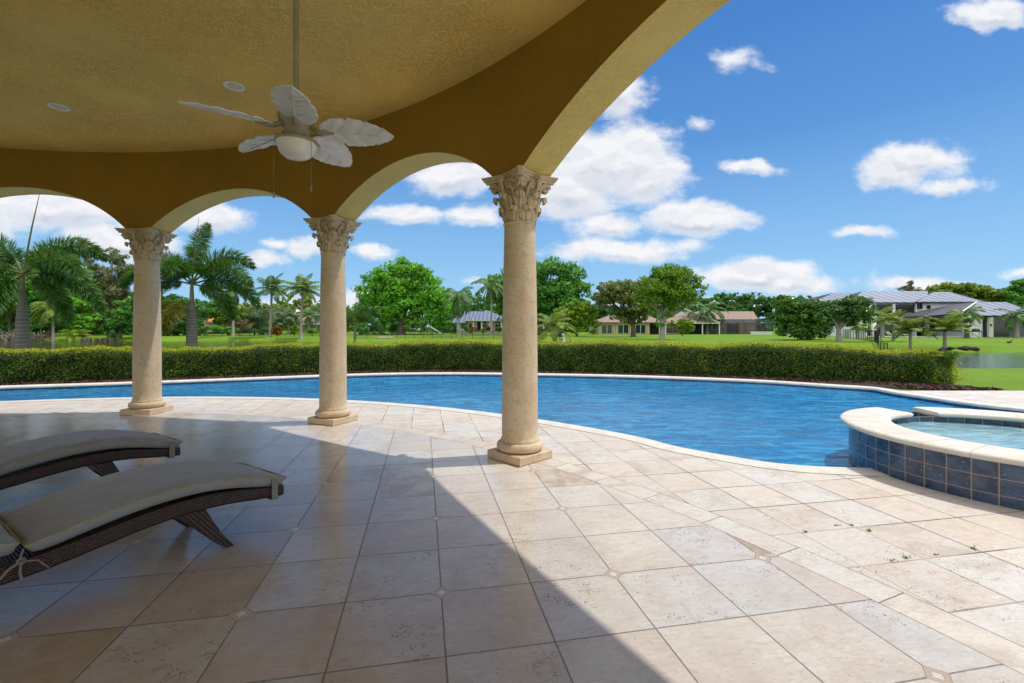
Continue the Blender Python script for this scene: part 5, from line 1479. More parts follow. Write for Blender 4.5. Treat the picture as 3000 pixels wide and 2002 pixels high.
Z6 = lambda x, y: (1000 + .2128 * x, 740 + .2128 * y)
Z5 = lambda x, y: (450 + .2806 * x, 600 + .2806 * y)

# --- white two storey house on the right
h = House('white_house', 'large white modern house with grey metal roofs and dark openings on the right bank', 2700, 75, gz(PX(2700, 75), 74))
def b7(name, x0, x1, y0, y1, D, dep, mat_, parent=None):
    u0, v0 = Z7(x0, y0); u1, v1 = Z7(x1, y1); return h.box(name, u0, u1, v0, v1, D, dep, mat_, parent)
b7('upper_wall', 700, 1790, 238, 400, 77, 7, m_modern)
b7('upper_wall', 60, 720, 238, 640, 80, 6, m_modern)
b7('lower_wall', 650, 1800, 395, 640, 77.2, 8, m_modern)
b7('balcony_slab', 640, 1500, 388, 412, 75.9, 1.3, m_trimw)
b7('terrace_slab', 600, 1960, 600, 628, 72.5, 6, m_trimw)
for x0, x1 in ((787, 965), (988, 1205)):
    w_ = b7('upper_opening', x0, x1, 262, 386, 76.93, .1, m_dark); b7('shade_screen', x0 + 8, x1 - 8, 268, 290, 76.88, .03, m_brk, w_)
for x0, x1 in ((765, 785), (965, 988), (1205, 1222)): b7('pier', x0, x1, 238, 396, 76.6, .3, m_trimw)
for x0, x1 in ((697, 755), (789, 860), (862, 960), (985, 1140), (1150, 1200), (1215, 1325), (1348, 1478), (1500, 1645)): b7('lower_opening', x0, x1, 422, 600, 77.1, .08, m_glass)
for x0, x1, D_ in ((660, 694, 75.3), (755, 787, 75.3), (1190, 1212, 75.3), (1326, 1348, 75.3), (1478, 1500, 75.3), (1645, 1705, 75.3)): b7('pier', x0, x1, 412, 602, D_ + .7, .5, m_trimw)
win = b7('small_window', 1325, 1362, 268, 306, 76.9, .1, m_glass)
for x_ in (1240, 1268):
    br = b7('bracket', x_, x_ + 9, 238, 310, 76.2, .4, m_brk)
for k in range(30):
    x_ = 770 + k * 29.5; b7('rafter_end', x_, x_ + 9, 235, 244, 76.5, .45, m_brk)
h.hip('roof', *[Z7(125, 0)[0], Z7(800, 0)[0]], Z7(0, 236)[1], Z7(330, 0)[0] , Z7(600, 0)[0], Z7(0, 138)[1] , 78, 9, [m_mroof, m_mroof_shade])
h.hip('roof', Z7(500, 0)[0], Z7(1340, 0)[0], Z7(0, 238)[1], Z7(640, 0)[0], Z7(1330, 0)[0], Z7(0, 120)[1], 76.35, 8, [m_mroof, m_mroof_shade])
h.hip('roof', Z7(1212, 0)[0], Z7(1935, 0)[0], Z7(0, 232)[1], Z7(1395, 0)[0], Z7(1560, 0)[0], Z7(0, 129)[1], 76.15, 8, [m_mroof, m_mroof_shade])
h.hip('roof', Z7(1285, 0)[0], Z7(2600, 0)[0], Z7(0, 382)[1], Z7(1845, 0)[0], Z7(2150, 0)[0], Z7(0, 236)[1], 70.6, 9, [m_mroof, m_mroof_shade])
b = MB()       # the steep low-roof slope facing the terrace, its shade painted dark
h.poly(b, [Z7(1285, 386) + (70.15,), Z7(1690, 352) + (70.15,), Z7(1843, 237) + (74.6,), Z7(1600, 262) + (74.9,)]); b.build('roof_slope', m_mroof_shade, h.root)
b = MB(); h_ = h
b.tube([tuple(np.array((PX(Z7(1675, 352)[0], 70.1), 70.1, PZ(Z7(1675, 352)[1], 70.1))) - np.array(h.o)), tuple(np.array((PX(Z7(1845, 236)[0], 74.5), 74.5, PZ(Z7(1845, 236)[1], 74.5))) - np.array(h.o))], .10, 6); b.build('hip_cap', m_trimw, h.root)
b7('wing_wall', 1775, 2500, 380, 640, 71.2, 7, m_modern)
for x0, x1, mm in ((1918, 1985, m_dark), (2027, 2190, m_glass), (2192, 2500, M('slate blue shade', (.07, .09, .12), (.06, .08, .11), 1, .6))):
    b7('wing_opening', x0, x1, 402, 606, 71.1, .08, mm)
b7('wing_pier', 1985, 2027, 390, 610, 70.7, .4, m_trimw)
b7('wall_lamp', 2001, 2011, 470, 492, 70.55, .12, m_brk); b7('wall_lamp', 672, 680, 478, 492, 75.15, .12, m_brk)
for k in range(22):
    x_ = 1900 + k * 29.5; b7('rafter_end', x_, x_ + 9, 378, 388, 70.4, .8, m_brk)
# loungers, grill and blue towel on the terrace
for k, (x0, lab) in enumerate([(905, 'white pool chaise at the left of the pair on the white house terrace'), (1000, 'white pool chaise at the right of the pair on the white house terrace')]):
    u0, v0 = Z7(x0, 600); D = 71.8; root = empty('pool_chaise', (PX(u0, D), D, PZ(Z7(0, 600)[1], 72)), lab, 'chaise', 'white chaises on the far terrace')
    b = MB(); b.add([(0, 0, .75), (.5, 0, .3), (1.9, 0, .25), (1.9, 0, .35), (.55, 0, .42), (.1, 0, .85), (0, .6, .75), (.5, .6, .3), (1.9, .6, .25), (1.9, .6, .35), (.55, .6, .42), (.1, .6, .85)],
                    [(0, 1, 2, 3, 4, 5), (11, 10, 9, 8, 7, 6), (0, 6, 7, 1), (1, 7, 8, 2), (2, 8, 9, 3), (3, 9, 10, 4), (4, 10, 11, 5), (5, 11, 6, 0)]); b.build('seat', m_white, root)
    for xx in (.55, 1.7):
        b = MB(); b.box(xx, xx + .07, .04, .1, -.05, .3); b.box(xx, xx + .07, .5, .56, -.05, .3); b.build('leg', m_white, root)
u0, v0 = Z7(1365, 600); D = 72.2; root = empty('folded_towel', (PX(u0, D), D, PZ(v0, D)), 'bright blue towel draped over a chair under the white house balcony', 'towel')
b = MB(); b.grid([[(-.25 + .5 * i / 6 + .03 * math.sin(j), -.12 + .05 * math.sin(i * 1.4), .05 + 1.0 * j / 6) for j in range(7)] for i in range(7)]); b.grid([[(-.25 + .5 * i / 6 + .03 * math.sin(j), .12 + .05 * math.sin(i * 1.4), .05 + 1.0 * j / 6) for j in range(7)][::-1] for i in range(7)]); b.box(-.25, .25, -.1, .1, 1.02, 1.08)
b.build('cloth', M('blue towelling', (.02, .16, .6), (.02, .12, .5), 8, .9), root, smooth=80)
u0, v0 = Z7(1840, 605); D = 69.5; root = empty('grill', (PX(u0, D), D, PZ(v0, D)), 'dark barbecue grill before the white wing wall', 'grill')
b = MB(); b.box(-.9, .9, -.3, .3, .75, .85); b.lathe([(.02, .85), (.5, .86), (.5, 1.0), (.35, 1.2), (.05, 1.27)], 14); b.build('hood', m_brk, root)
b = MB()
for sx in (-.7, .7):
    for sy in (-.2, .2): b.tube([(sx, sy, 0), (sx, sy, .8)], .04, 6)
b.build('stand', m_brk, root)

# --- yellow ranch house with tile roofs
D0 = 98
h = House('ranch_house', 'long low pale yellow house with weathered clay tile roofs behind the open lawn', 1950, D0, gz(PX(1950, D0), D0))
def b8(name, x0, x1, y0, y1, D, dep, mat_, parent=None):
    u0, v0 = Z8(x0, y0); u1, v1 = Z8(x1, y1); return h.box(name, u0, u1, v0, v1, D, dep, mat_, parent)
b8('wall', 598, 1036, 600, 715, 98, 12, m_yell)
for x0, x1 in ((625, 716), (765, 858), (915, 1004)):
    fr = b8('window', x0, x1, 622, 696, 97.9, .12, m_trimw)
    xm = (x0 + x1) / 2; b8('pane', x0 + 3, xm - 3, 625, 694, 97.84, .04, m_greenglass, fr); b8('pane', xm + 3, x1 - 3, 625, 694, 97.84, .04, m_greenglass, fr)
for x_ in (598, 728, 748, 868, 1010, 1026): b8('pilaster', x_, x_ + 10, 604, 706, 97.75, .2, m_yell)
b8('fascia', 580, 1110, 599, 606, 97.1, .3, m_trimw)
h.hip('roof', Z8(578, 0)[0], Z8(1180, 0)[0], Z8(0, 600)[1], Z8(690, 0)[0], Z8(1020, 0)[0], Z8(0, 543)[1], 97, 13, [m_troof])
b8('porch_wall', 1036, 1640, 606, 715, 101.5, 6, M('tan stucco', (.42, .33, .24), (.36, .29, .21), .6, .85))
b8('porch_opening', 1045, 1120, 612, 702, 101.4, .08, m_dark)
dr_ = b8('french_door', 1180, 1292, 640, 700, 101.4, .1, m_trimw)
for k in range(6): b8('pane', 1184 + k * 18, 1198 + k * 18, 644, 694, 101.34, .04, m_glass, dr_)
b8('porch_opening', 1310, 1484, 618, 702, 101.4, .08, m_dark); b8('porch_opening', 1500, 1632, 618, 702, 101.4, .08, M('shaded lilac blind', (.16, .15, .18), (.12, .11, .14), 1, .8))
for x_ in (1120, 1172, 1490, 1636): b8('post', x_, x_ + 7, 606, 712, 97.8, .25, m_trimw)
b8('fascia', 1110, 1645, 604, 613, 97.4, .3, m_trimw)
b = MB()      # broad front slope of the porch roof with its slanting right edge
h.poly(b, [Z8(1110, 606) + (97.3,), Z8(1645, 606) + (97.3,), Z8(1440, 541) + (103.5,), Z8(1230, 548) + (103.5,)])
h.poly(b, [Z8(1645, 606) + (97.3,), Z8(1645, 606) + (108.,), Z8(1440, 541) + (103.5,)]); b.build('porch_roof', m_troof, h.root)
b = MB(); h.poly(b, [Z8(1235, 549) + (103.4,), Z8(1460, 546) + (103.4,), Z8(1335, 492) + (103.4,)]); b.build('gable', m_white, h.root)
b = MB(); h.poly(b, [Z8(1325, 482) + (103.2,), Z8(1340, 480) + (109.,), Z8(1490, 548) + (109.,), Z8(1475, 551) + (103.2,)]); h.poly(b, [Z8(1325, 482) + (103.2,), Z8(1340, 480) + (109.,), Z8(1215, 548) + (109.,), Z8(1220, 551) + (103.2,)]); b.build('gable_roof', m_troof, h.root)
b = MB()
o_ = np.array(h.o)
def w3(x, y, D): u, v = Z8(x, y); return tuple(np.array((PX(u, D), D, PZ(v, D))) - o_)
b.tube([w3(1335, 486, 103.1), w3(1645, 606, 97.2)], .14, 6); b.build('barge_board', m_trimw, h.root)
h.hip('roof', Z8(1380, 0)[0], Z8(1972, 0)[0], Z8(0, 574)[1], Z8(1395, 0)[0], Z8(1930, 0)[0], Z8(0, 507)[1], 104, 14, [m_troof])
b8('rear_wall', 1640, 1960, 575, 712, 105, 4, M('beige stucco', (.36, .26, .18), (.30, .22, .16), .6, .85))
b8('rear_opening', 1700, 1804, 618, 696, 104.9, .08, m_dark); b8('rear_opening', 1940, 1956, 615, 700, 104.9, .08, m_dark)
for x_ in (1688, 1822, 1942): b8('post', x_, x_ + 9, 606, 706, 103.6, .3, M('tan post paint', (.42, .30, .2), (.38, .27, .18), 2, .7))
# screened pool cage
cg = empty('screen_enclosure', (PX(2180, 99), 99, h.o[2]), 'screened enclosure of thin frames and grey mesh at the yellow house end', 'enclosure')
def w4(x, y, D): u, v = Z8(x, y); return (PX(u, D) - cg.location.x, D - 99, PZ(v, D) - cg.location.z)
b = MB()
pts_ = [1645, 1720, 1795, 1866, 1950, 2020, 2088]
for x_ in pts_:
    b.tube([w4(x_, 712, 98.6), w4(x_, 610 if x_ < 1900 else 576, 98.6)], .045, 4)
    b.tube([w4(x_, 610 if x_ < 1900 else 576, 98.6), w4(x_ + (6 if x_ < 1900 else 0), 574, 103.5)], .04, 4)
for y_ in (610, 668):
    b.tube([w4(1645, y_, 98.6), w4(1950, y_, 98.6)], .045, 4)
for y_ in (576, 640, 668): b.tube([w4(1950, y_, 98.6), w4(2088, y_, 98.6)], .045, 4)
for a_, c_ in ((1645, 1720), (1720, 1795), (1795, 1866), (1866, 1950)): b.tube([w4(a_, 610, 98.6), w4((a_ + c_) / 2, 576, 101), w4(c_, 610, 98.6)], .04, 4)
b.build('frame', m_brk, cg)
mm, g_, p_ = new_mat('insect mesh'); tr = g_.node('ShaderNodeBsdfTransparent'); mx = g_.node('ShaderNodeMixShader'); mx.inputs[0].default_value = .42
p_.inputs['Base Color'].default_value = (.10, .10, .12, 1); p_.inputs['Roughness'].default_value = .8
g_.L.new(tr.outputs[0], mx.inputs[1]); g_.L.new(p_.outputs[0], mx.inputs[2]); g_.L.new(mx.outputs[0], g_.N['Material Output'].inputs[0]); m_mesh = mm
b = MB(); b.add([w4(1645, 712, 98.62), w4(1950, 712, 98.62), w4(1950, 610, 98.62), w4(1645, 610, 98.62)], [(0, 1, 2, 3)])
b.add([w4(1950, 712, 98.62), w4(2088, 712, 98.62), w4(2088, 576, 98.62), w4(1950, 576, 98.62)], [(0, 1, 2, 3)])
b.add([w4(1645, 610, 98.62), w4(1950, 610, 98.62), w4(1950, 574, 103.5), w4(1645, 574, 103.5)], [(0, 1, 2, 3)])
b.build('mesh_panel', m_mesh, cg)
h2 = House('low_wall', 'low white wall at the right foot of the screened enclosure', 2230, 98, h.o[2], 'wall')
u0, v0 = Z8(1910, 683); u1, v1 = Z8(2090, 712); o = h2.box('wall_panel', u0, u1, v0, v1, 97.8, .3, m_trimw)
h2.box('cap', u0 - 1, u1 + 1, v0 - 1, v0 + .6, 97.7, .5, m_white)

# --- pavilion house with blue grey roof
D0 = 104; h = House('pavilion_house', 'pale house with a pointed blue grey metal roof between the middle and right columns', 1420, D0, gz(PX(1420, D0), D0) )
def b6(name, x0, x1, y0, y1, D, dep, mat_, parent=None):
    u0, v0 = Z6(x0, y0); u1, v1 = Z6(x1, y1); return h.box(name, u0, u1, v0, v1, D, dep, mat_, parent)
m_pav = M('warm white stucco', (.62, .57, .50), (.56, .51, .44), .5, .85)
b6('wall', 1740, 2330, 938, 1140, 104, 9, m_pav); b6('wall', 1620, 1760, 970, 1140, 105, 7, m_white)
h.hip('roof', Z6(1700, 0)[0], Z6(2330, 0)[0], Z6(0, 936)[1], Z6(1990, 0)[0], Z6(2030, 0)[0], Z6(0, 800)[1], 102.6, 11, [m_blroof])
h.hip('roof', Z6(1515, 0)[0], Z6(2000, 0)[0], Z6(0, 968)[1], Z6(1640, 0)[0], Z6(1960, 0)[0], Z6(0, 812)[1], 104.2, 16, [m_blroof])
b6('fascia', 1700, 2330, 932, 944, 102.5, .25, m_trimw)
for x0, x1, y0 in ((1650, 1682, 988), (1690, 1722, 988), (1760, 1790, 990), (1872, 1915, 956), (1930, 1962, 990), (1972, 2000, 990), (2120, 2150, 990), (2160, 2190, 990)):
    b6('window', x0, x1, y0, 1080 if x0 > 1700 else 1045, 103.9 if x0 > 1730 else 104.9, .1, m_glass)
for x0, x1 in ((1925, 2000), (2115, 2190)): b6('transom', x0, x1, 958, 976, 103.9, .1, m_glass)
for x_ in (1808, 2030, 2196, 1925): b6('column', x_, x_ + 18, 944, 1100, 102.9, .35, m_trimw)
b6('terrace', 1740, 2330, 1098, 1125, 102.0, 2, m_pav)

# --- grey blue gabled house and the orange roofed one beside it
D0 = 118; zb_ = gz(PX(890, D0), D0)
h = House('gabled_house', 'grey blue house with a pointed roof and white canopy beside the middle column', 905, D0, zb_)
def b5(name, x0, x1, y0, y1, D, dep, mat_, parent=None):
    u0, v0 = Z5(x0, y0); u1, v1 = Z5(x1, y1); return h.box(name, u0, u1, v0, v1, D, dep, mat_, parent)
m_gb = M('grey blue cladding', (.36, .42, .50), (.30, .36, .44), .5, .7)
b5('wall', 1560, 1900, 1230, 1345, 118, 6, M('grey render', (.40, .38, .36), (.34, .32, .30), .5, .8))
b5('flat_roof', 1470, 1900, 1238, 1250, 115.5, 6, m_trimw)
b = MB(); h.poly(b, [Z5(1560, 1240) + (118,), Z5(1800, 1240) + (118,), Z5(1720, 1180) + (118,), Z5(1660, 1135) + (118,), Z5(1640, 1180) + (118,)]); h.poly(b, [Z5(1560, 1240) + (124,), Z5(1640, 1180) + (124,), Z5(1660, 1135) + (124,), Z5(1720, 1180) + (124,), Z5(1800, 1240) + (124,)])
b.build('gable', m_gb, h.root); b = MB(); h.poly(b, [Z5(1560, 1240) + (117.8,), Z5(1560, 1240) + (124,), Z5(1640, 1180) + (124,), Z5(1640, 1180) + (117.8,)]); h.poly(b, [Z5(1640, 1180) + (117.8,), Z5(1640, 1180) + (124,), Z5(1660, 1135) + (124,), Z5(1660, 1135) + (117.8,)]); h.poly(b, [Z5(1660, 1135) + (117.8,), Z5(1660, 1135) + (124,), Z5(1800, 1240) + (124,), Z5(1800, 1240) + (117.8,)]); b.build('roof', m_blroof, h.root)
b5('window', 1630, 1690, 1195, 1222, 117.9, .1, m_glass); b5('post', 1545, 1551, 1250, 1330, 115.6, .15, m_trimw)
h = House('orange_roofed_house', 'low house with a bright orange tile roof among trees beside the tall slender palm', 870, 121, zb_)
h.box('wall', Z5(1445, 0)[0], Z5(1580, 0)[0], Z5(0, 1218)[1], Z5(0, 1300)[1], 122, 6, m_pav)
h.hip('roof', Z5(1432, 0)[0], Z5(1592, 0)[0], Z5(0, 1225)[1], Z5(1475, 0)[0], Z5(1560, 0)[0], Z5(0, 1162)[1], 121, 8, [m_oroof])
h = House('orange_roofed_house', 'house with a red orange tile roof glimpsed behind the foxtail palm trunk', 615, 100, gz(PX(615, 100), 100))
h.box('wall', Z5(530, 0)[0], Z5(660, 0)[0], Z5(0, 1215)[1], Z5(0, 1330)[1], 101, 6, m_pav)
h.hip('roof', Z5(518, 0)[0], Z5(675, 0)[0], Z5(0, 1222)[1], Z5(545, 0)[0], Z5(650, 0)[0], Z5(0, 1180)[1], 100, 8, [m_oroof])

# ------------------------------------------------------------ fences
def fence(name, label, pts_, hgt, npost, mesh=.28, rail=.02, pr=.03):
    """pts_: world (x, y) path"""
    P = [Vector((x_, y_, gz(x_, y_))) for x_, y_ in pts_]
    L_ = [0.]
    for a_, c_ in zip(P, P[1:]): L_.append(L_[-1] + (c_ - a_).length)
    def at(s):
        for i in range(len(P) - 1):
            if s <= L_[i + 1] + 1e-6:
                t = (s - L_[i]) / (L_[i + 1] - L_[i]); q = P[i].lerp(P[i + 1], t); q.z = gz(q.x, q.y); return q
        return P[-1].copy()
    root = empty(name, tuple(P[0]), label, 'fence'); o0 = P[0]
    for k in range(npost):
        q = at(L_[-1] * k / (npost - 1)) - o0
        b = MB(); b.tube([q + Vector((0, 0, -.1)), q + Vector((0, 0, hgt + .05))], pr, 6); b.build('post', m_brk, root)
    nn = 40; S = [at(L_[-1] * k / nn) - o0 for k in range(nn + 1)]
    b = MB(); b.tube([q + Vector((0, 0, hgt)) for q in S], rail, 5); b.tube([q + Vector((0, 0, .08)) for q in S], rail * .7, 5); b.build('rail', m_brk, root)
    b = MB(); b.grid([[tuple(q + Vector((0, 0, .06))), tuple(q + Vector((0, 0, hgt)))] for q in S])
    m, g, p = new_mat(name + ' wire mesh'); tr = g.node('ShaderNodeBsdfTransparent'); mx = g.node('ShaderNodeMixShader')
    mx.inputs[0].default_value = mesh; p.inputs['Base Color'].default_value = (.02, .03, .03, 1); p.inputs['Roughness'].default_value = .7
    g.L.new(tr.outputs[0], mx.inputs[1]); g.L.new(p.outputs[0], mx.inputs[2]); g.L.new(mx.outputs[0], g.N['Material Output'].inputs[0])
    b.build('wire_panel', m, root)
    return root
fence('mesh_fence', 'low black mesh fence on thin posts across the lawn left of the middle column', [(PX(570, 79), 79), (PX(700, 79.5), 79.5), (PX(820, 80), 80), (PX(960, 79), 79)], 1.15, 16, .22)
fence('mesh_fence', 'low black mesh fence crossing the lawn before the pavilion house', [(PX(1042, 62), 62), (PX(1150, 64), 64), (PX(1300, 61), 61), (PX(1480, 60), 60), (PX(1600, 61), 61)], 1.05, 20, .22)
fence('picket_fence', 'black rail fence running down to the hedge beside the domed tree', [(PX(2470, 66), 66), (PX(2520, 58), 58), (PX(2562, 50), 50), (PX(2575, 44), 44), (PX(2600, 41), 41)], 1.25, 22, .30, .03, .04)

# ------------------------------------------------------------ garden play set, board, planters
D = 92; x_ = PX(1255, D); z_ = gz(x_, D)
pl = empty('swing_set', (x_, D, z_), 'garden play frame with swings under the huge bright green tree', 'swing set')
b = MB()
for sx in (-3.6, -1.5, .6): b.tube([(sx, -.8, 0), (sx, 0, 2.4), (sx, .8, 0)], .06, 6)
b.tube([(-3.6, 0, 2.4), (.6, 0, 2.4)], .06, 6); b.build('frame', m_bark, pl)
for sx in (-2.7, -.4):
    b = MB(); b.tube([(sx, 0, 2.4), (sx, 0, .6)], .02, 4); b.tube([(sx + .5, 0, 2.4), (sx + .5, 0, .6)], .02, 4); b.box(sx, sx + .5, -.15, .15, .55, .6); b.build('swing', m_brk, pl)
D = 90; x_ = PX(1270, D); z_ = gz(x_, D)
sl = empty('slide', (x_, D, z_), 'pale green plastic slide standing on the far lawn', 'slide')
b = MB(); b.grid([[(-1.0 + 2.6 * t, -.3, 1.7 - 1.6 * t + .25 * (1 - abs(2 * t - 1)) * 0 + .3), (-1.0 + 2.6 * t, -.25, 1.7 - 1.6 * t), (-1.0 + 2.6 * t, .25, 1.7 - 1.6 * t), (-1.0 + 2.6 * t, .3, 2.0 - 1.6 * t)] for t in np.linspace(0, 1, 8)])
b.build('chute', M('pale green plastic', (.45, .62, .58), (.4, .56, .52), 1, .4), sl)
b = MB(); b.tube([(-1.0, -.25, 1.75), (-1.3, -.3, 0)], .04, 6); b.tube([(-1.0, .25, 1.75), (-1.3, .3, 0)], .04, 6)
for k in range(5): b.tube([(-1.05 - .05 * k, -.27, 1.5 - .3 * k), (-1.05 - .05 * k, .27, 1.5 - .3 * k)], .03, 5)
b.build('ladder', m_brk, sl)
D = 84; x_ = PX(1216, D); z_ = gz(x_, D)
tp = empty('trampoline', (x_ + 1, 91, gz(x_ + 1, 91)), 'dark blue rimmed trampoline under the huge bright green tree', 'trampoline')
b = MB(); b.lathe([(.1, .68), (1.5, .68), (1.55, .72), (1.85, .72), (1.9, .66), (1.55, .62), (.1, .62)][::-1], 24); b.build('bed', M('dark blue vinyl', (.02, .04, .14), (.015, .03, .1), 2, .5), tp)
for k in range(6):
    a = k * math.pi / 3; b = MB(); b.tube([(1.7 * math.cos(a), 1.7 * math.sin(a), 0), (1.7 * math.cos(a), 1.7 * math.sin(a), .68)], .04, 6); b.build('leg', m_brk, tp)
D = 66.5; x_ = PX(1127, D); z_ = gz(x_, D)
b = MB(); b.lathe([(1.42, -.1), (1.42, .10), (1.36, .16), (.9, .24), (.1, .28)], 32)
o = b.build('pale_disc', M('sandy surface', (.40, .34, .22), (.32, .28, .18), 2, .9), None, (x_, D, z_), smooth=40); tag(o, 'low round sandy coloured disc lying on the lawn behind the mesh fence', 'lawn disc')  # plain disc standing in for an unidentified pale shape
D = 47.5; x_ = PX(1652, D); z_ = gz(x_, D)
bd = empty('sign_board', (x_, D, z_), 'small blank white board leaning on a post by the bushy young palm', 'board')
b = MB(); b.add([(-.12, 0, .1), (.14, 0, .05), (.06, .1, .95), (-.2, .1, .98), (-.12, .04, .1), (.14, .04, .05), (.06, .14, .95), (-.2, .14, .98)], [(0, 1, 2, 3), (7, 6, 5, 4), (0, 4, 5, 1), (1, 5, 6, 2), (2, 6, 7, 3), (3, 7, 4, 0)]); b.build('panel', m_white, bd)
b = MB(); b.tube([(0, .15, -.1), (-.04, .16, .9)], .03, 6); b.build('post', m_barkpale, bd)
tree('round_shrub', 'small grey leaved round shrub against the white board', 'shrub', 1640, 47.8, [(1638, 978, 12, 9), (1640, 988, 12, 8)], L_grey, 1200, .07, .03, sub=8, fork=.2, nl=3)
for k, (u_, lab) in enumerate([(2492, 'white square planter, left one by the black rail fence'), (2520, 'white square planter, right one by the black rail fence')]):
    D = 66; x_ = PX(u_, D); z_ = gz(x_, D); b = MB(); b.box(-.42, .42, -.42, .42, -.1, 1.05); b.box(-.46, .46, -.46, .46, 1.052, 1.13)
    o = b.build('planter', m_trimw, None, (x_, D, z_)); tag(o, lab, 'planter', 'white planters by the fence')
# rubble heap on the promontory of the lake
RK = MB()
for k in range(9):
    x_ = 36.6 + random.uniform(-.8, 1.2); y_ = 37.6 + random.uniform(-.3, 2.2); b = MB()
    s_ = random.uniform(.15, .38); P = []
    for i in range(7):
        th = math.pi * i / 6; P.append([(s_ * math.sin(th) * math.cos(ph) * random.uniform(.8, 1.1), s_ * math.sin(th) * math.sin(ph) * random.uniform(.8, 1.1), s_ * .6 * math.cos(th)) for ph in np.linspace(0, 2 * math.pi, 9)[:-1]])
    P = [r_ + [r_[0]] for r_ in P]; b.grid(P)
    RK.add([(q[0] + x_ - 37, q[1] + y_ - 38, q[2] + gz(x_, y_) + .06) for q in b.v], b.f)
o = RK.build('rubble', m_mulch, None, (37, 38, 0), smooth=60); tag(o, kind='stuff')
x_ = PX(2350 + .2766 * 2195, 45); o = empty('duck', (x_, 45, gz(x_, 45)), 'small dark duck sitting on the grass of the right bank', 'duck')
b = MB(); b.tube([(-.30, 0, .16), (-.18, 0, .14), (0, 0, .15), (.14, 0, .17), (.2, 0, .26), (.25, 0, .32)], [.02, .09, .13, .09, .045, .05], 8); b.tube([(.27, 0, .33), (.36, 0, .31)], [.025, .012], 6); b.build('body', m_brk, o, smooth=80)

# ============================================================ RAISED SPA
spa = empty('spa', (4.68, 4.18, 0), 'raised round spa with blue glazed tiles and a pale stone rim at the pool edge', 'spa')
RW, ZR = 1.30, .385
b = MB(); n = 120; zb_, zt_ = -.09, ZR - .055
vs_ = []; fs_ = []
for i in range(n + 1):
    a = 2 * math.pi * i / n; vs_ += [(RW * math.cos(a), RW * math.sin(a), zb_), (RW * math.cos(a), RW * math.sin(a), zt_)]
for i in range(n): fs_.append((2 * i, 2 * i + 2, 2 * i + 3, 2 * i + 1))
b.add(vs_, fs_); o = b.build('outer_tiles', m_btile, spa, smooth=180)
ul = o.data.uv_layers.new(name='UVMap')
for l in o.data.loops:
    k = l.vertex_index; ul.data[l.index].uv = ((k // 2) * 2 * math.pi * RW / n + .05, ((zb_ if k % 2 == 0 else zt_) - zt_) * 1.2 + .15 * 6 + .003)
b = MB(); vs_ = []; RI2 = 1.0
for i in range(n + 1):
    a = 2 * math.pi * i / n; vs_ += [(RI2 * math.cos(a), RI2 * math.sin(a), -.3), (RI2 * math.cos(a), RI2 * math.sin(a), zt_)]
b.add(vs_, [(2 * i + 1, 2 * i + 3, 2 * i + 2, 2 * i) for i in range(n)]); o = b.build('inner_tiles', m_btile, spa, smooth=180)
ul = o.data.uv_layers.new(name='UVMap')
for l in o.data.loops:
    k = l.vertex_index; ul.data[l.index].uv = ((k // 2) * 2 * math.pi * RI2 / n, (-.3 if k % 2 == 0 else zt_) - zt_ + .15 * 6 + .003)
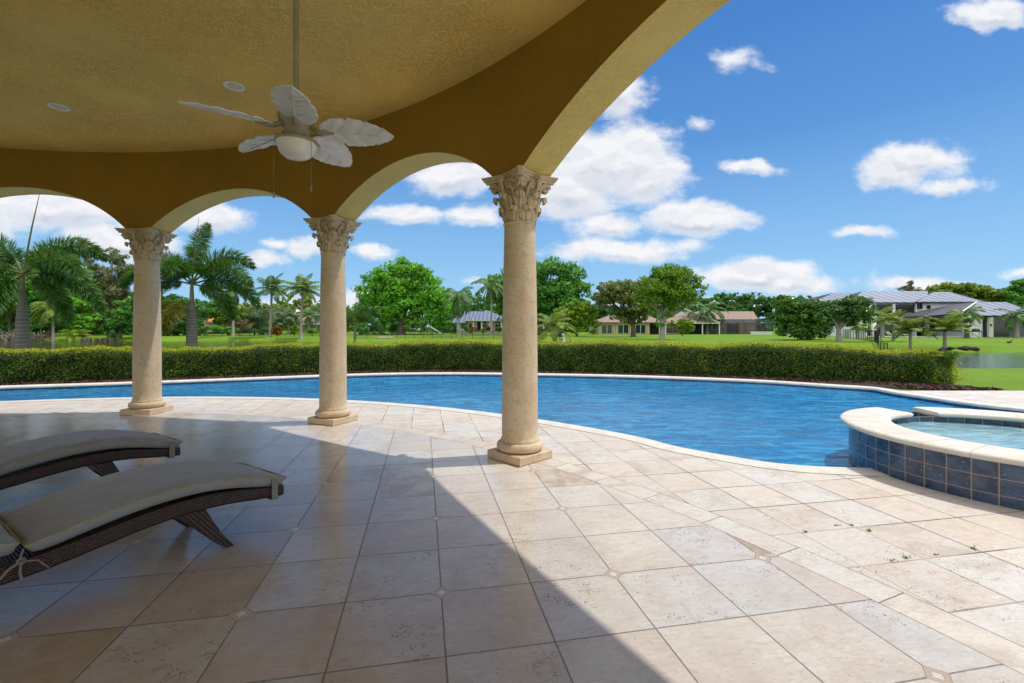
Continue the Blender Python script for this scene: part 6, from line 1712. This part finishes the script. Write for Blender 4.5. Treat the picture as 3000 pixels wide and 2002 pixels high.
# rim with a gap for the spillway
def rim(a0, a1, name, square=False):
    b = MB(); pr = [(.965, -.052), (.950, -.040), (.945, -.026), (.952, -.010), (.97, -.001), (1.0, .0), (1.34, .0), (1.362, -.005), (1.376, -.018), (1.378, -.032), (1.368, -.048), (1.35, -.055), (1.2, -.056)]
    P = []; m_ = int(abs(a1 - a0) / 2) + 2
    for i in range(m_ + 1):
        a = R(a0 + (a1 - a0) * i / m_)
        e_ = min(i, m_ - i); pin = 0.0 if e_ > 0 else .02
        row = []
        for (r_, z_) in pr:
            rm = 1.16 + (r_ - 1.16) * (1 - pin * 3); row.append((rm * math.cos(a), rm * math.sin(a), ZR + z_ * 1.0 - pin * .3 * (1 if z_ > -.03 else -1)))
        P.append(row + [row[0]])
    b.grid(P); k_ = len(pr); b.f.append(tuple(range(k_))); b.f.append(tuple(m_ * (k_ + 1) + q for q in range(k_))[::-1]); b.mi += [0, 0]
    return b.build(name, m_bull, spa, smooth=50)
rim(102, 444, 'rim')
b = MB(); P = []
for i in range(9):
    a = R(82 + 22 * i / 8); P.append([(r_ * math.cos(a), r_ * math.sin(a), z_) for r_, z_ in ((.93, .20), (.93, .262), (1.0, .268), (1.33, .262), (1.34, .2))])
b.grid(P); b.build('spillway', m_bull, spa)
for a in (83.5, 102.5):
    b = MB(); aa = R(a); d = Vector((math.cos(aa), math.sin(aa), 0)); t = Vector((-d.y, d.x, 0)) * .012
    b.add([d * 1.0 - t + Vector((0, 0, .1)), d * 1.30 - t + Vector((0, 0, .1)), d * 1.30 - t + Vector((0, 0, zt_)), d * 1.0 - t + Vector((0, 0, zt_)), d * 1.0 + t + Vector((0, 0, .1)), d * 1.30 + t + Vector((0, 0, .1)), d * 1.30 + t + Vector((0, 0, zt_)), d * 1.0 + t + Vector((0, 0, zt_))],
          [(0, 1, 2, 3), (7, 6, 5, 4), (0, 4, 5, 1), (1, 5, 6, 2), (3, 2, 6, 7), (0, 3, 7, 4)]); o = b.build('end_tile', m_btile, spa)
    set_uv(o, lambda li, co: (math.hypot(co.x, co.y) + .1, co.z - zt_ + .903))
b = MB(); b.add([(.995 * math.cos(2 * math.pi * i / 60), .995 * math.sin(2 * math.pi * i / 60), .272) for i in range(60)], [tuple(range(60))]); b.build('spa_water', m_spa, spa)
# joints of the rim stones
b = MB()
for a in range(106, 442, 13):
    aa = R(a); d = Vector((math.cos(aa), math.sin(aa), 0)); t = Vector((-d.y, d.x, 0)) * .0016; pr_ = [(.953, -.009), (.97, .0004), (1.34, .0006), (1.363, -.004), (1.378, -.017), (1.3798, -.032), (1.37, -.048)]
    L1 = [tuple(d * r_ - t + Vector((0, 0, ZR + z_ + .0006))) for r_, z_ in pr_]; L2 = [tuple(d * r_ + t + Vector((0, 0, ZR + z_ + .0006))) for r_, z_ in pr_]
    b.grid([L1, L2])
b.build('rim_joint', M('pale mortar', (.42, .37, .3), (.34, .3, .25), 20, .9), spa)
